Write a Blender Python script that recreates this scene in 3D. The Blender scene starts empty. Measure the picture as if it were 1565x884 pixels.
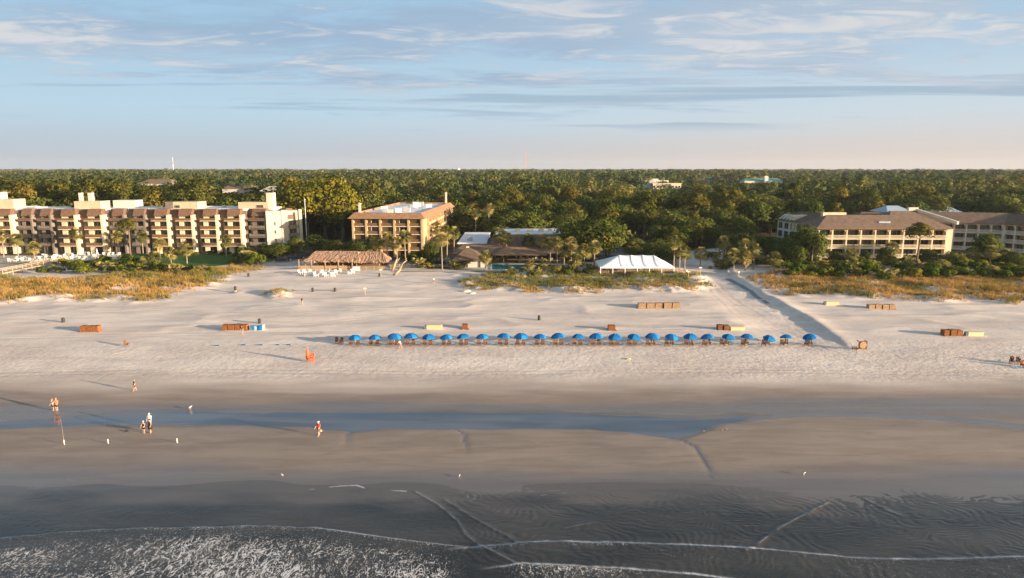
import bpy, bmesh, math, random
import numpy as np
from mathutils import Vector, Matrix

random.seed(7)
RNG = np.random.default_rng(11)
scene = bpy.context.scene
COL = scene.collection
R = math.radians

# ------------------------------------------------------------------ camera
H, PITCH, F, CX, CY = 32.0, R(10.06), 1043.3, 782.5, 442.0
cam_d = bpy.data.cameras.new('camera')
cam_d.sensor_width = 36.0
cam_d.lens = 24.0
cam_d.clip_start = 0.5
cam_d.clip_end = 30000.0
cam = bpy.data.objects.new('camera', cam_d)
COL.objects.link(cam)
cam.location = (0, 0, H)
cam.rotation_euler = (math.pi / 2 - PITCH, 0, 0)
scene.camera = cam
SUN_AZ, SUN_EL = R(23.5), R(7.6)
SUN = Vector((math.cos(SUN_AZ) * math.cos(SUN_EL), -math.sin(SUN_AZ) * math.cos(SUN_EL), math.sin(SUN_EL)))


# ------------------------------------------------------------------ noise and terrain
def _hash(ix, iy, seed):
    n = (ix.astype(np.int64) * 374761393 + iy.astype(np.int64) * 668265263 + seed * 144665) & 0xffffffff
    n = ((n ^ (n >> 13)) * 1274126177) & 0xffffffff
    n = (n ^ (n >> 16)) & 0xffffffff
    return n / 4294967295.0


def vnoise(x, y, seed=0):
    x = np.asarray(x, float); y = np.asarray(y, float)
    xi = np.floor(x); yi = np.floor(y)
    fx = x - xi; fy = y - yi
    fx = fx * fx * fx * (fx * (fx * 6 - 15) + 10); fy = fy * fy * fy * (fy * (fy * 6 - 15) + 10)
    a = _hash(xi, yi, seed); b = _hash(xi + 1, yi, seed); c = _hash(xi, yi + 1, seed); d = _hash(xi + 1, yi + 1, seed)
    return (a * (1 - fx) + b * fx) * (1 - fy) + (c * (1 - fx) + d * fx) * fy


def fbm(x, y, octv=4, seed=0):
    s = 0.0; a = 0.5; t = 0
    for i in range(octv):
        s = s + a * vnoise(x, y, seed + i * 17); t += a
        x = x * 2.03 + 11.3; y = y * 2.03 + 5.7; a *= 0.5
    return s / t


def sstep(a, b, x):
    t = np.clip((np.asarray(x, float) - a) / (b - a), 0, 1)
    return t * t * (3 - 2 * t)


BY = [-500, 20, 46, 57, 61, 65, 68, 71, 73.5, 79, 82, 88, 92, 113, 140, 160, 185, 200, 5000]
BZ = [-12, -1.6, -0.40, -0.10, -0.04, 0.0, 0.05, 0.12, 0.18, 0.20, 0.195, 0.23, 0.40, 1.1, 1.7, 2.1, 2.7, 3.0, 3.0]


def base_z(y):
    return np.interp(y, BY, BZ)


def G(px, py, dz=0.0):
    """point of the ground seen at a place of the photograph (only used to survey where things stand)"""
    ang = PITCH + math.atan((py - CY) / F)
    z = 1.0
    for _ in range(12):
        y = (H - z) / math.tan(ang)
        z = float(base_z(y)) + dz
    depth = y * math.cos(PITCH) + (H - z) * math.sin(PITCH)
    return Vector(((px - CX) / F * depth, y, z))


def GX(px, y, z=3.0):
    return (px - CX) / F * (y * math.cos(PITCH) + (H - z) * math.sin(PITCH))


def ZR(py, y):
    return H - y * math.tan(PITCH + math.atan((py - CY) / F))


def PIX(x, y, z):
    d = y * math.cos(PITCH) + (H - z) * math.sin(PITCH)
    v = -(z - H) * math.cos(PITCH) - -0 * y
    up = (z - H) * math.cos(PITCH) + y * math.sin(PITCH)
    return CX + F * x / d, CY - F * up / d


def poly_world(pts):
    return [(g.x, g.y) for g in (G(a, b) for a, b in pts)]


def inside(poly, x, y):
    x = np.asarray(x, float); y = np.asarray(y, float)
    r = np.zeros(x.shape, bool)
    n = len(poly)
    for i in range(n):
        x0, y0 = poly[i]; x1, y1 = poly[(i + 1) % n]
        if y0 == y1:
            continue
        c = ((y0 > y) != (y1 > y)) & (x < (x1 - x0) * (y - y0) / (y1 - y0) + x0)
        r ^= c
    return r


def poly_dist(poly, x, y):
    """signed distance, positive inside"""
    x = np.asarray(x, float); y = np.asarray(y, float)
    d = np.full(x.shape, 1e9)
    n = len(poly)
    for i in range(n):
        ax, ay = poly[i]; bx, by = poly[(i + 1) % n]
        vx, vy = bx - ax, by - ay
        t = np.clip(((x - ax) * vx + (y - ay) * vy) / (vx * vx + vy * vy + 1e-9), 0, 1)
        d = np.minimum(d, np.hypot(x - ax - t * vx, y - ay - t * vy))
    return np.where(inside(poly, x, y), d, -d)


def line_dist(pl, x, y):
    x = np.asarray(x, float); y = np.asarray(y, float)
    d = np.full(x.shape, 1e9)
    for (ax, ay), (bx, by) in zip(pl[:-1], pl[1:]):
        vx, vy = bx - ax, by - ay
        t = np.clip(((x - ax) * vx + (y - ay) * vy) / (vx * vx + vy * vy + 1e-9), 0, 1)
        d = np.minimum(d, np.hypot(x - ax - t * vx, y - ay - t * vy))
    return d


GR_LEFT = poly_world([(-140, 427), (0, 425), (110, 428), (180, 420), (250, 413), (330, 412), (352, 408), (385, 412), (352, 424), (330, 440),
                      (285, 446), (250, 461), (205, 463), (170, 459), (120, 464), (60, 460), (0, 466), (-140, 470)])
GR_PATCH = poly_world([(404, 453), (412, 446), (430, 444), (446, 448), (440, 455), (418, 457)])
GR_BIT = poly_world([(352, 446), (360, 440), (366, 444), (362, 449)])
GR_EDGE = poly_world([(336, 416), (352, 406), (385, 404), (408, 408), (396, 416), (360, 420)])
GR_MID = poly_world([(748, 420), (800, 417), (900, 417), (1060, 417), (1084, 424), (1088, 436), (1062, 447), (1000, 446), (960, 448), (930, 445), (890, 452),
                     (850, 447), (800, 447), (770, 443), (722, 446), (700, 436), (700, 428)])
GR_RIGHT = poly_world([(1140, 427), (1165, 418), (1205, 412), (1300, 420), (1400, 424), (1720, 420), (1740, 466), (1565, 462), (1530, 466), (1480, 459),
                       (1420, 463), (1380, 459), (1300, 457), (1250, 452), (1205, 455), (1170, 446)])
GRASS = [GR_LEFT, GR_PATCH, GR_BIT, GR_EDGE, GR_MID, GR_RIGHT]
DUNES = [GR_LEFT, GR_PATCH, GR_MID, GR_RIGHT, GR_BIT]
POOL = poly_world([(-200, 646), (0, 645), (60, 640), (150, 634), (260, 628), (400, 630), (560, 627), (700, 628), (840, 629), (980, 634), (1070, 640), (1130, 634), (1170, 636),
                   (1100, 650), (1075, 660), (1050, 668), (1030, 673), (1000, 666), (950, 660), (880, 656), (800, 655), (720, 657), (700, 655), (600, 655), (540, 660), (470, 653), (330, 649), (200, 650),
                   (80, 652), (0, 656), (-200, 660)])
RUN = [poly_world([(545, 656), (532, 664), (527, 680), (524, 700), (520, 735)]), poly_world([(690, 653), (708, 662), (712, 680), (714, 700), (722, 740)]),
       poly_world([(1040, 672), (1060, 682), (1072, 697), (1082, 715), (1088, 735)])]
PATH = [(57.5, 215.0), (57.5, 196.0), (56.6, 182.0), (56.2, 150.0), (55.0, 117.0), (54.0, 104.0), (52, 96)]


def bank_x(y):
    """x of the bank along the right of the trodden way down to the beach"""
    ys = [96, 104, 111, 117, 135, 150, 165, 182, 196, 215, 230]
    xs = [61.5, 59.0, 57.6, 58.6, 60.4, 60.2, 60.0, 60.4, 62.5, 69, 76]
    return np.interp(y, ys, xs)


def dune_mask(x, y):
    m = np.zeros(np.shape(x))
    w = 1.6 * (fbm(np.asarray(x) / 3.3, np.asarray(y) / 3.3, 3, 5) - 0.5) * 2
    for p in DUNES:
        m = np.maximum(m, sstep(-2.2, 3.5, poly_dist(p, x, y) + w))
    return m


def terrain(x, y, full=False):
    x = np.asarray(x, float); y = np.asarray(y, float)
    z = base_z(y)
    near = (y > 40) & (y < 260) & (np.abs(x) < 300)
    # wind drifts and wheel-worn relief on the dry beach
    dry = sstep(92, 104, y) * (1 - sstep(205, 225, y))
    rid = 1 - np.abs(2 * fbm(x / 21 + 0.3 * y / 9, y / 9.5, 3, 2) - 1)
    z = z + dry * (0.30 * (rid ** 2 - 0.5) * (0.15 + 0.85 * sstep(120, 134, y)) + 0.16 * (fbm(x / 12, y / 6, 2, 3) - 0.5) + 0.08 * (fbm(x / 4.5, y / 2.8, 3, 8) - 0.5))
    # wet flat: sub-centimetre undulation along the shore
    flat = sstep(50, 60, y) * (1 - sstep(88, 100, y))
    z = z + flat * (0.035 * (fbm(x / 14, y / 3.0, 3, 21) - 0.5) + 0.085 * (1 - sstep(69, 73, y)) * (fbm(x / 17, y / 30, 3, 31) - 0.5) + 0.014 * (fbm(x / 45, y / 12, 2, 35) - 0.5))
    pd = poly_dist(POOL, x, y) + 1.2 * (fbm(x / 5, y / 1.6, 3, 41) - 0.5)
    pool = sstep(-0.9, 1.3, pd)
    z = z - 0.13 * pool * (y < 95)
    run = np.zeros(x.shape)
    for i, r in enumerate(RUN):
        wob = 0.5 * (fbm(x / 2.5, y / 2.5, 2, 61 + i) - 0.5)
        run = np.maximum(run, (1 - sstep(0.06, (0.55, 0.40, 0.62)[i], line_dist(r, x, y) + wob * 0.3)) * (sstep((71, 70, 62)[i], (79, 77, 66)[i], y)))
    z = z - 0.035 * run * sstep(66.5, 69.5, y)
    dm = dune_mask(x, y)
    hum = 2.4 * (fbm(x / 7.0, y / 5.0, 4, 77) - 0.36)
    z = z + dm * np.maximum(hum, 0.1)
    # the way to the beach: lower than the bank on its right
    bx = bank_x(y) + 0.5 * (fbm(x * 0, y / 3.0, 3, 91) - 0.5)
    amp = 0.80 * sstep(112, 122, y) * (1 - sstep(196, 208, y)) * (0.55 + 0.45 * sstep(118, 135, y))
    dd = bx - x
    bank = sstep(-0.7, 0.25, dd) * (1 - sstep(6.0, 17.0, dd))
    hump = np.exp(-((dd + 1.2) / 1.6) ** 2)
    z = z + amp * (-0.55 * bank + 0.25 * hump)
    if full:
        return z, dict(dune=dm, pool=pool, run=run, bank=bank * (amp > 0.02), pd=pd)
    return z


def TZ(x, y):
    return float(terrain(np.array([x]), np.array([y]))[0])


def GT(px, py):
    """like G, but standing on the finished terrain"""
    g = G(px, py)
    for _ in range(6):
        z = TZ(g.x, g.y)
        ang = PITCH + math.atan((py - CY) / F)
        y = (H - z) / math.tan(ang)
        g = Vector((GX(px, y, z), y, z))
    return Vector((g.x, g.y, TZ(g.x, g.y)))


# ------------------------------------------------------------------ materials
def mat(name, base, rough=0.8, spec=0.3, var=0.0, vscale=1.0, metal=0.0, bump=0.0, bscale=8.0, stretch=(1, 1, 1), dark=None, objvar=0.0):
    m = bpy.data.materials.new(name)
    m.use_nodes = True
    nt = m.node_tree
    b = nt.nodes['Principled BSDF']
    b.inputs['Base Color'].default_value = (*base, 1)
    b.inputs['Roughness'].default_value = rough
    b.inputs['Specular IOR Level'].default_value = spec
    b.inputs['Metallic'].default_value = metal
    if var > 0 or bump > 0 or objvar > 0:
        tc = nt.nodes.new('ShaderNodeTexCoord')
        mp = nt.nodes.new('ShaderNodeMapping')
        mp.inputs['Scale'].default_value = stretch
        nt.links.new(tc.outputs['Object'], mp.inputs['Vector'])
    if var > 0 or objvar > 0:
        n = nt.nodes.new('ShaderNodeTexNoise'); n.inputs['Scale'].default_value = vscale; n.inputs['Detail'].default_value = 5
        nt.links.new(mp.outputs[0], n.inputs['Vector'])
        mix = nt.nodes.new('ShaderNodeMix'); mix.data_type = 'RGBA'
        d = dark or tuple(c * (1 - var) for c in base)
        hi = tuple(min(1, c * (1 + var * 0.6)) for c in base)
        mix.inputs['A'].default_value = (*d, 1); mix.inputs['B'].default_value = (*hi, 1)
        mr = nt.nodes.new('ShaderNodeMapRange'); mr.inputs[1].default_value = 0.3; mr.inputs[2].default_value = 0.7
        nt.links.new(n.outputs[0], mr.inputs[0])
        f = mr.outputs[0]
        if objvar > 0:
            oi = nt.nodes.new('ShaderNodeObjectInfo')
            ma = nt.nodes.new('ShaderNodeMath'); ma.operation = 'MULTIPLY_ADD'; ma.inputs[1].default_value = objvar; ma.inputs[2].default_value = -objvar / 2
            nt.links.new(oi.outputs['Random'], ma.inputs[0])
            ad = nt.nodes.new('ShaderNodeMath'); ad.operation = 'ADD'; ad.use_clamp = True
            nt.links.new(f, ad.inputs[0]); nt.links.new(ma.outputs[0], ad.inputs[1]); f = ad.outputs[0]
        nt.links.new(f, mix.inputs['Factor'])
        nt.links.new(mix.outputs['Result'], b.inputs['Base Color'])
    if bump > 0:
        n2 = nt.nodes.new('ShaderNodeTexNoise'); n2.inputs['Scale'].default_value = bscale; n2.inputs['Detail'].default_value = 4
        nt.links.new(mp.outputs[0], n2.inputs['Vector'])
        bp = nt.nodes.new('ShaderNodeBump'); bp.inputs['Strength'].default_value = bump; bp.inputs['Distance'].default_value = 0.1
        nt.links.new(n2.outputs[0], bp.inputs['Height']); nt.links.new(bp.outputs[0], b.inputs['Normal'])
    return m


def leaf_mat(name, lo, hi, warm, trans=0.3, objvar=0.5):
    """leaves: colour follows the 'tint' value stored per leaf and one random value per plant"""
    m = bpy.data.materials.new(name)
    m.use_nodes = True
    nt = m.node_tree
    nt.nodes.remove(nt.nodes['Principled BSDF'])
    out = nt.nodes['Material Output']
    at = nt.nodes.new('ShaderNodeAttribute'); at.attribute_name = 'tint'
    oi = nt.nodes.new('ShaderNodeObjectInfo')
    ma = nt.nodes.new('ShaderNodeMath'); ma.operation = 'MULTIPLY_ADD'; ma.inputs[1].default_value = objvar; ma.inputs[2].default_value = -objvar / 2
    nt.links.new(oi.outputs['Random'], ma.inputs[0])
    ad = nt.nodes.new('ShaderNodeMath'); ad.operation = 'ADD'; ad.use_clamp = True
    nt.links.new(at.outputs['Fac'], ad.inputs[0]); nt.links.new(ma.outputs[0], ad.inputs[1])
    cr = nt.nodes.new('ShaderNodeValToRGB')
    cr.color_ramp.elements[0].position = 0.1; cr.color_ramp.elements[0].color = (*lo, 1)
    cr.color_ramp.elements[1].position = 0.95; cr.color_ramp.elements[1].color = (*warm, 1)
    e = cr.color_ramp.elements.new(0.6); e.color = (*hi, 1)
    nt.links.new(ad.outputs[0], cr.inputs[0])
    d = nt.nodes.new('ShaderNodeBsdfDiffuse'); t = nt.nodes.new('ShaderNodeBsdfTranslucent'); mx = nt.nodes.new('ShaderNodeMixShader')
    mx.inputs[0].default_value = trans
    nt.links.new(cr.outputs[0], d.inputs[0]); nt.links.new(cr.outputs[0], t.inputs[0])
    nt.links.new(d.outputs[0], mx.inputs[1]); nt.links.new(t.outputs[0], mx.inputs[2]); nt.links.new(mx.outputs[0], out.inputs[0])
    return m


M = {}
M['oak'] = leaf_mat('oak_leaves', (0.048, 0.070, 0.014), (0.118, 0.132, 0.028), (0.21, 0.175, 0.040), 0.32)
M['pine'] = leaf_mat('pine_needles', (0.055, 0.070, 0.014), (0.150, 0.130, 0.026), (0.27, 0.185, 0.030), 0.35, 0.6)
M['golden'] = leaf_mat('yellow_green_leaves', (0.095, 0.105, 0.014), (0.26, 0.215, 0.028), (0.42, 0.29, 0.035), 0.3, 0.35)
M['palm'] = leaf_mat('palm_fronds', (0.085, 0.105, 0.030), (0.28, 0.24, 0.075), (0.48, 0.35, 0.15), 0.3, 0.4)
M['shrub'] = leaf_mat('shrub_leaves', (0.050, 0.085, 0.012), (0.125, 0.145, 0.020), (0.28, 0.19, 0.04), 0.3, 0.6)
M['grass'] = leaf_mat('dune_grass_blades', (0.15, 0.155, 0.040), (0.40, 0.24, 0.075), (0.60, 0.36, 0.13), 0.25, 0.0)
M['far'] = leaf_mat('distant_leaves', (0.050, 0.072, 0.024), (0.112, 0.124, 0.038), (0.21, 0.165, 0.048), 0.3, 0.0)
M['bark'] = mat('bark', (0.16, 0.115, 0.08), 0.95, 0.1, 0.4, 3)
M['palmbark'] = mat('palm_bark', (0.30, 0.23, 0.16), 0.95, 0.1, 0.4, 4)
M['drift'] = mat('pale_wood', (0.45, 0.33, 0.2), 0.9, 0.1, 0.3, 4)
M['cream'] = mat('cream_stucco', (0.64, 0.52, 0.36), 0.9, 0.2, 0.13, 0.6)
M['white'] = mat('white_paint', (0.54, 0.49, 0.42), 0.7, 0.3, 0.08, 0.7)
M['tan'] = mat('tan_stucco', (0.43, 0.30, 0.165), 0.9, 0.2, 0.14, 0.5)
M['taupe'] = mat('taupe_siding_and_shade', (0.19, 0.155, 0.13), 0.9, 0.2, 0.18, 0.7)  # siding colour; on the recessed condominium runs it also stands in for shade
M['mansard'] = mat('brown_shingles', (0.17, 0.10, 0.066), 0.9, 0.1, 0.25, 1.5, bump=0.3, bscale=4)
M['roofbrown'] = mat('weathered_brown_shingles', (0.20, 0.135, 0.095), 0.9, 0.1, 0.25, 0.8, bump=0.3, bscale=3)
M['roofdark'] = mat('dark_brown_shingles', (0.15, 0.10, 0.07), 0.9, 0.1, 0.25, 0.8, bump=0.3, bscale=3)
M['tanroof'] = mat('tan_brown_roof_band', (0.27, 0.155, 0.09), 0.9, 0.1, 0.2, 0.8)
M['thatch'] = mat('palm_thatch', (0.31, 0.195, 0.135), 1.0, 0.0, 0.45, 2.2, bump=0.6, bscale=5, stretch=(2.2, 0.5, 0.5))
M['rail'] = mat('brown_rail', (0.155, 0.09, 0.052), 0.8, 0.2, 0.2, 2)
M['glass'] = mat('dark_window_glass', (0.055, 0.052, 0.048), 0.15, 0.5, 0.6, 0.35, objvar=0.9)
M['mullion'] = mat('grey_mullion', (0.25, 0.22, 0.19), 0.6, 0.3)
M['membrane'] = mat('white_roof_membrane', (0.72, 0.72, 0.72), 0.8, 0.2, 0.12, 0.25)
M['bluemetal'] = mat('blue_grey_metal_roof', (0.32, 0.40, 0.48), 0.5, 0.4, 0.12, 0.4)
M['greenmetal'] = mat('green_metal_roof', (0.10, 0.24, 0.20), 0.5, 0.4, 0.1, 0.4)
M['greymetal'] = mat('grey_metal', (0.35, 0.35, 0.36), 0.5, 0.5, 0.15, 1)
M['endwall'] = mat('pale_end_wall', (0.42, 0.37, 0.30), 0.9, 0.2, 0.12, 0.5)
M['boxcream'] = mat('tan_cream_stucco', (0.50, 0.40, 0.275), 0.9, 0.2, 0.12, 0.6)
M['concrete'] = mat('concrete', (0.50, 0.44, 0.36), 0.9, 0.2, 0.2, 0.5)
M['asphalt'] = mat('asphalt', (0.06, 0.06, 0.062), 0.9, 0.2, 0.25, 0.5)
M['lawn'] = mat('lawn_grass', (0.060, 0.135, 0.030), 0.95, 0.1, 0.3, 0.35, bump=0.3, bscale=6)
M['wood'] = mat('brown_lounger_wood', (0.19, 0.09, 0.045), 0.8, 0.2, 0.35, 5, objvar=0.3)
M['orangewood'] = mat('orange_brown_wood', (0.25, 0.095, 0.032), 0.8, 0.2, 0.35, 5)
M['tanwood'] = mat('tan_wood', (0.36, 0.235, 0.14), 0.85, 0.2, 0.3, 3)
M['boardwalk'] = mat('weathered_boards', (0.46, 0.34, 0.20), 0.9, 0.1, 0.25, 2)
M['creambox'] = mat('cream_plastic', (0.60, 0.46, 0.27), 0.5, 0.4, 0.06, 2)
M['blue'] = mat('blue_canvas', (0.004, 0.10, 0.31), 0.8, 0.2, 0.15, 2, objvar=0.5)
M['bluelight'] = mat('lighter_blue_canvas', (0.010, 0.185, 0.42), 0.8, 0.2, 0.15, 2, objvar=0.5)
M['pole'] = mat('pale_pole', (0.6, 0.5, 0.35), 0.6, 0.3)
M['plastic'] = mat('white_plastic', (0.68, 0.65, 0.58), 0.5, 0.4, 0.05, 3)
M['canvas'] = mat('white_canvas', (0.80, 0.80, 0.80), 0.7, 0.2, 0.05, 0.5)
M['bin'] = mat('dark_bin', (0.045, 0.04, 0.035), 0.7, 0.3, 0.3, 4)
M['orange'] = mat('orange_paint', (0.75, 0.13, 0.03), 0.6, 0.3, 0.12, 4)
M['fence'] = mat('reddish_fence_boards', (0.40, 0.24, 0.16), 0.9, 0.1, 0.25, 3)
M['poolwater'] = mat('teal_pool_water', (0.02, 0.20, 0.23), 0.1, 0.5, 0.25, 0.5, bump=0.1, bscale=2)
M['tyre'] = mat('tyre_rubber', (0.02, 0.02, 0.02), 0.9, 0.2)
M['mat'] = mat('blue_access_mat', (0.22, 0.25, 0.28), 0.9, 0.1, 0.3, 3)
M['towel'] = mat('pale_blue_towel', (0.35, 0.55, 0.68), 0.9, 0.1, 0.1, 5)
M['skin'] = mat('skin', (0.55, 0.32, 0.21), 0.6, 0.3, 0.08, 6)
M['white_feather'] = mat('white_feathers', (0.78, 0.76, 0.72), 0.8, 0.2, 0.08, 20)
M['brown_feather'] = mat('brown_feathers', (0.22, 0.17, 0.13), 0.8, 0.2, 0.3, 20)
M['beak'] = mat('dark_beak', (0.06, 0.05, 0.04), 0.6, 0.3)
M['redwhite'] = mat('red_mast_paint', (0.45, 0.16, 0.12), 0.6, 0.3)
M['stack_grey'] = mat('grey_storage_plastic', (0.16, 0.17, 0.18), 0.6, 0.3, 0.1, 3)


def cloth(name, c):
    return mat(name, c, 0.9, 0.1, 0.15, 8)


# ------------------------------------------------------------------ mesh builder
class MB:
    def __init__(self, T=None):
        self.v = []; self.f = []; self.m = []; self.T = T

    def add(self, verts, faces, mi=0):
        o = len(self.v)
        for p in verts:
            p = Vector(p)
            self.v.append(self.T @ p if self.T else p)
        for f in faces:
            self.f.append(tuple(i + o for i in f)); self.m.append(mi)
        return self

    def box(self, x0, x1, y0, y1, z0, z1, mi=0):
        return self.add([(x0, y0, z0), (x1, y0, z0), (x1, y1, z0), (x0, y1, z0), (x0, y0, z1), (x1, y0, z1), (x1, y1, z1), (x0, y1, z1)],
                        [(0, 3, 2, 1), (4, 5, 6, 7), (0, 1, 5, 4), (1, 2, 6, 5), (2, 3, 7, 6), (3, 0, 4, 7)], mi)

    def hexa(self, bottom, top, mi=0):
        n = len(bottom)
        return self.add(list(bottom) + list(top), [tuple(range(n))[::-1], tuple(range(n, 2 * n))] + [(i, (i + 1) % n, n + (i + 1) % n, n + i) for i in range(n)], mi)

    def tube(self, pts, rad, n=6, mi=0, cap=True):
        pts = [Vector(p) for p in pts]
        rad = rad if isinstance(rad, (list, tuple)) else [rad] * len(pts)
        o = len(self.v)
        for k, p in enumerate(pts):
            d = (pts[min(k + 1, len(pts) - 1)] - pts[max(k - 1, 0)]).normalized()
            a = d.orthogonal().normalized() if abs(d.z) < 0.9 else Vector((1, 0, 0)).cross(d).normalized()
            b = d.cross(a).normalized()
            for i in range(n):
                t = 2 * math.pi * i / n
                q = p + (a * math.cos(t) + b * math.sin(t)) * rad[k]
                self.v.append(self.T @ q if self.T else q)
        for k in range(len(pts) - 1):
            for i in range(n):
                self.f.append((o + k * n + i, o + k * n + (i + 1) % n, o + (k + 1) * n + (i + 1) % n, o + (k + 1) * n + i)); self.m.append(mi)
        if cap:
            self.f.append(tuple(o + i for i in range(n))[::-1]); self.m.append(mi)
            e = o + (len(pts) - 1) * n
            self.f.append(tuple(e + i for i in range(n))); self.m.append(mi)
        return self

    def lathe(self, prof, c=(0, 0, 0), n=10, mi=0):
        o = len(self.v)
        for r, z in prof:
            for i in range(n):
                t = 2 * math.pi * i / n
                q = Vector((c[0] + r * math.cos(t), c[1] + r * math.sin(t), c[2] + z))
                self.v.append(self.T @ q if self.T else q)
        for k in range(len(prof) - 1):
            for i in range(n):
                self.f.append((o + k * n + i, o + k * n + (i + 1) % n, o + (k + 1) * n + (i + 1) % n, o + (k + 1) * n + i)); self.m.append(mi)
        self.f.append(tuple(o + i for i in range(n))[::-1]); self.m.append(mi)
        e = o + (len(prof) - 1) * n
        self.f.append(tuple(e + i for i in range(n))); self.m.append(mi)
        return self

    def build(self, name, mats, parent=None, label=None, smooth=False):
        if not isinstance(mats, (list, tuple)):
            mats = [mats]
        off = parent.location if parent is not None and parent.get('world_built') else Vector((0, 0, 0))
        if parent is not None and parent.parent is not None:
            off = parent.parent.location if parent.parent.get('world_built') else Vector((0, 0, 0))
        me = bpy.data.meshes.new(name)
        me.from_pydata([tuple(p - off) for p in self.v], [], self.f)
        for mm in mats:
            me.materials.append(M[mm] if isinstance(mm, str) else mm)
        if len(mats) > 1:
            me.polygons.foreach_set('material_index', self.m)
        if smooth:
            me.polygons.foreach_set('use_smooth', [True] * len(self.f))
        bm = bmesh.new(); bm.from_mesh(me)
        bmesh.ops.recalc_face_normals(bm, faces=bm.faces)
        bm.to_mesh(me); bm.free()
        o = bpy.data.objects.new(name, me)
        COL.objects.link(o)
        if parent is not None:
            o.parent = parent
        if label:
            o['label'] = label
        return o


def tag(o, label=None, cat=None, group=None, kind=None):
    if label: o['label'] = label
    if cat: o['category'] = cat
    if group: o['group'] = group
    if kind: o['kind'] = kind
    return o


def thing(name, label, cat, loc=(0, 0, 0), group=None, rz=0.0, world=False):
    o = bpy.data.objects.new(name, None)
    o.empty_display_size = 0.3
    COL.objects.link(o)
    o.location = loc; o.rotation_euler = (0, 0, rz)
    if world:
        o['world_built'] = 1
    return tag(o, label, cat, group)


def copy_tree(o, parent=None):
    c = o.copy(); COL.objects.link(c)
    if parent is not None:
        c.parent = parent
    for ch in list(o.children):
        copy_tree(ch, c)
    return c


def frame(P0, P1, z=0.0):
    """local axes of a facade: x along it, y into the building, z up"""
    P0 = Vector((P0[0], P0[1], z)); u = Vector((P1[0] - P0.x, P1[1] - P0.y, 0)); L = u.length; u.normalize()
    w = Vector((-u.y, u.x, 0))
    return Matrix(((u.x, w.x, 0, P0.x), (u.y, w.y, 0, P0.y), (0, 0, 1, z), (0, 0, 0, 1))), L


ORD = ['first', 'second', 'third', 'fourth', 'fifth', 'sixth', 'seventh', 'eighth', 'ninth', 'tenth', 'eleventh', 'twelfth', 'thirteenth', 'fourteenth',
       'fifteenth', 'sixteenth', 'seventeenth', 'eighteenth', 'nineteenth', 'twentieth', 'twenty-first', 'twenty-second', 'twenty-third', 'twenty-fourth', 'twenty-fifth',
       'twenty-sixth', 'twenty-seventh', 'twenty-eighth', 'twenty-ninth', 'thirtieth']


def fast_mesh(name, V, Fq, tint=None, mats=(), mi=None):
    """mesh from numpy arrays; Fq is an (n,4) or (n,3) array"""
    me = bpy.data.meshes.new(name)
    k = Fq.shape[1]
    me.vertices.add(len(V)); me.vertices.foreach_set('co', np.ascontiguousarray(V, dtype=np.float32).ravel())
    me.loops.add(Fq.size); me.loops.foreach_set('vertex_index', np.ascontiguousarray(Fq, dtype=np.int32).ravel())
    me.polygons.add(len(Fq)); me.polygons.foreach_set('loop_start', np.arange(0, Fq.size, k, dtype=np.int32))
    if mi is not None:
        me.polygons.foreach_set('material_index', np.ascontiguousarray(mi, dtype=np.int32))
    me.update(calc_edges=True)
    if tint is not None:
        a = me.attributes.new('tint', 'FLOAT', 'POINT'); a.data.foreach_set('value', np.ascontiguousarray(tint, dtype=np.float32))
    for m_ in mats:
        me.materials.append(M[m_] if isinstance(m_, str) else m_)
    return me


# ------------------------------------------------------------------ sky and sun
EXPO = 1.70
world = bpy.data.worlds.new("World"); scene.world = world; world.use_nodes = True
nt = world.node_tree
bg = nt.nodes['Background']; bg.inputs[1].default_value = 0.1


def N(t, **kw):
    n = nt.nodes.new(t)
    for k, v in kw.items():
        setattr(n, k, v)
    return n


def math_n(op, a, b=None, c=None, clamp=False):
    n = nt.nodes.new('ShaderNodeMath'); n.operation = op; n.use_clamp = clamp
    for i, v in enumerate((a, b, c)):
        if v is None:
            continue
        if isinstance(v, (int, float)):
            n.inputs[i].default_value = v
        else:
            nt.links.new(v, n.inputs[i])
    return n.outputs[0]


def ramp_n(x, a, b, lo=0.0, hi=1.0):
    n = nt.nodes.new('ShaderNodeMapRange'); n.interpolation_type = 'SMOOTHSTEP'
    for i, v in enumerate((None, a, b, lo, hi)):
        if v is None:
            continue
        if isinstance(v, (int, float)):
            n.inputs[i].default_value = v
        else:
            nt.links.new(v, n.inputs[i])
    nt.links.new(x, n.inputs[0])
    return n.outputs[0]


def mixc(f, a, b):
    n = nt.nodes.new('ShaderNodeMix'); n.data_type = 'RGBA'
    if isinstance(f, (int, float)): n.inputs['Factor'].default_value = f
    else: nt.links.new(f, n.inputs['Factor'])
    for k, v in (('A', a), ('B', b)):
        if isinstance(v, tuple): n.inputs[k].default_value = (*v, 1)
        else: nt.links.new(v, n.inputs[k])
    return n.outputs['Result']


sky = N('ShaderNodeTexSky', sky_type='NISHITA', sun_disc=False)
sky.sun_elevation = SUN_EL; sky.sun_rotation = math.pi / 2 + SUN_AZ
tc = N('ShaderNodeTexCoord')
sep = N('ShaderNodeSeparateXYZ'); nt.links.new(tc.outputs['Generated'], sep.inputs[0])
zz = math_n('MAXIMUM', sep.outputs[2], 0.0)
K = 10.0 / (2 ** EXPO)
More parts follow.
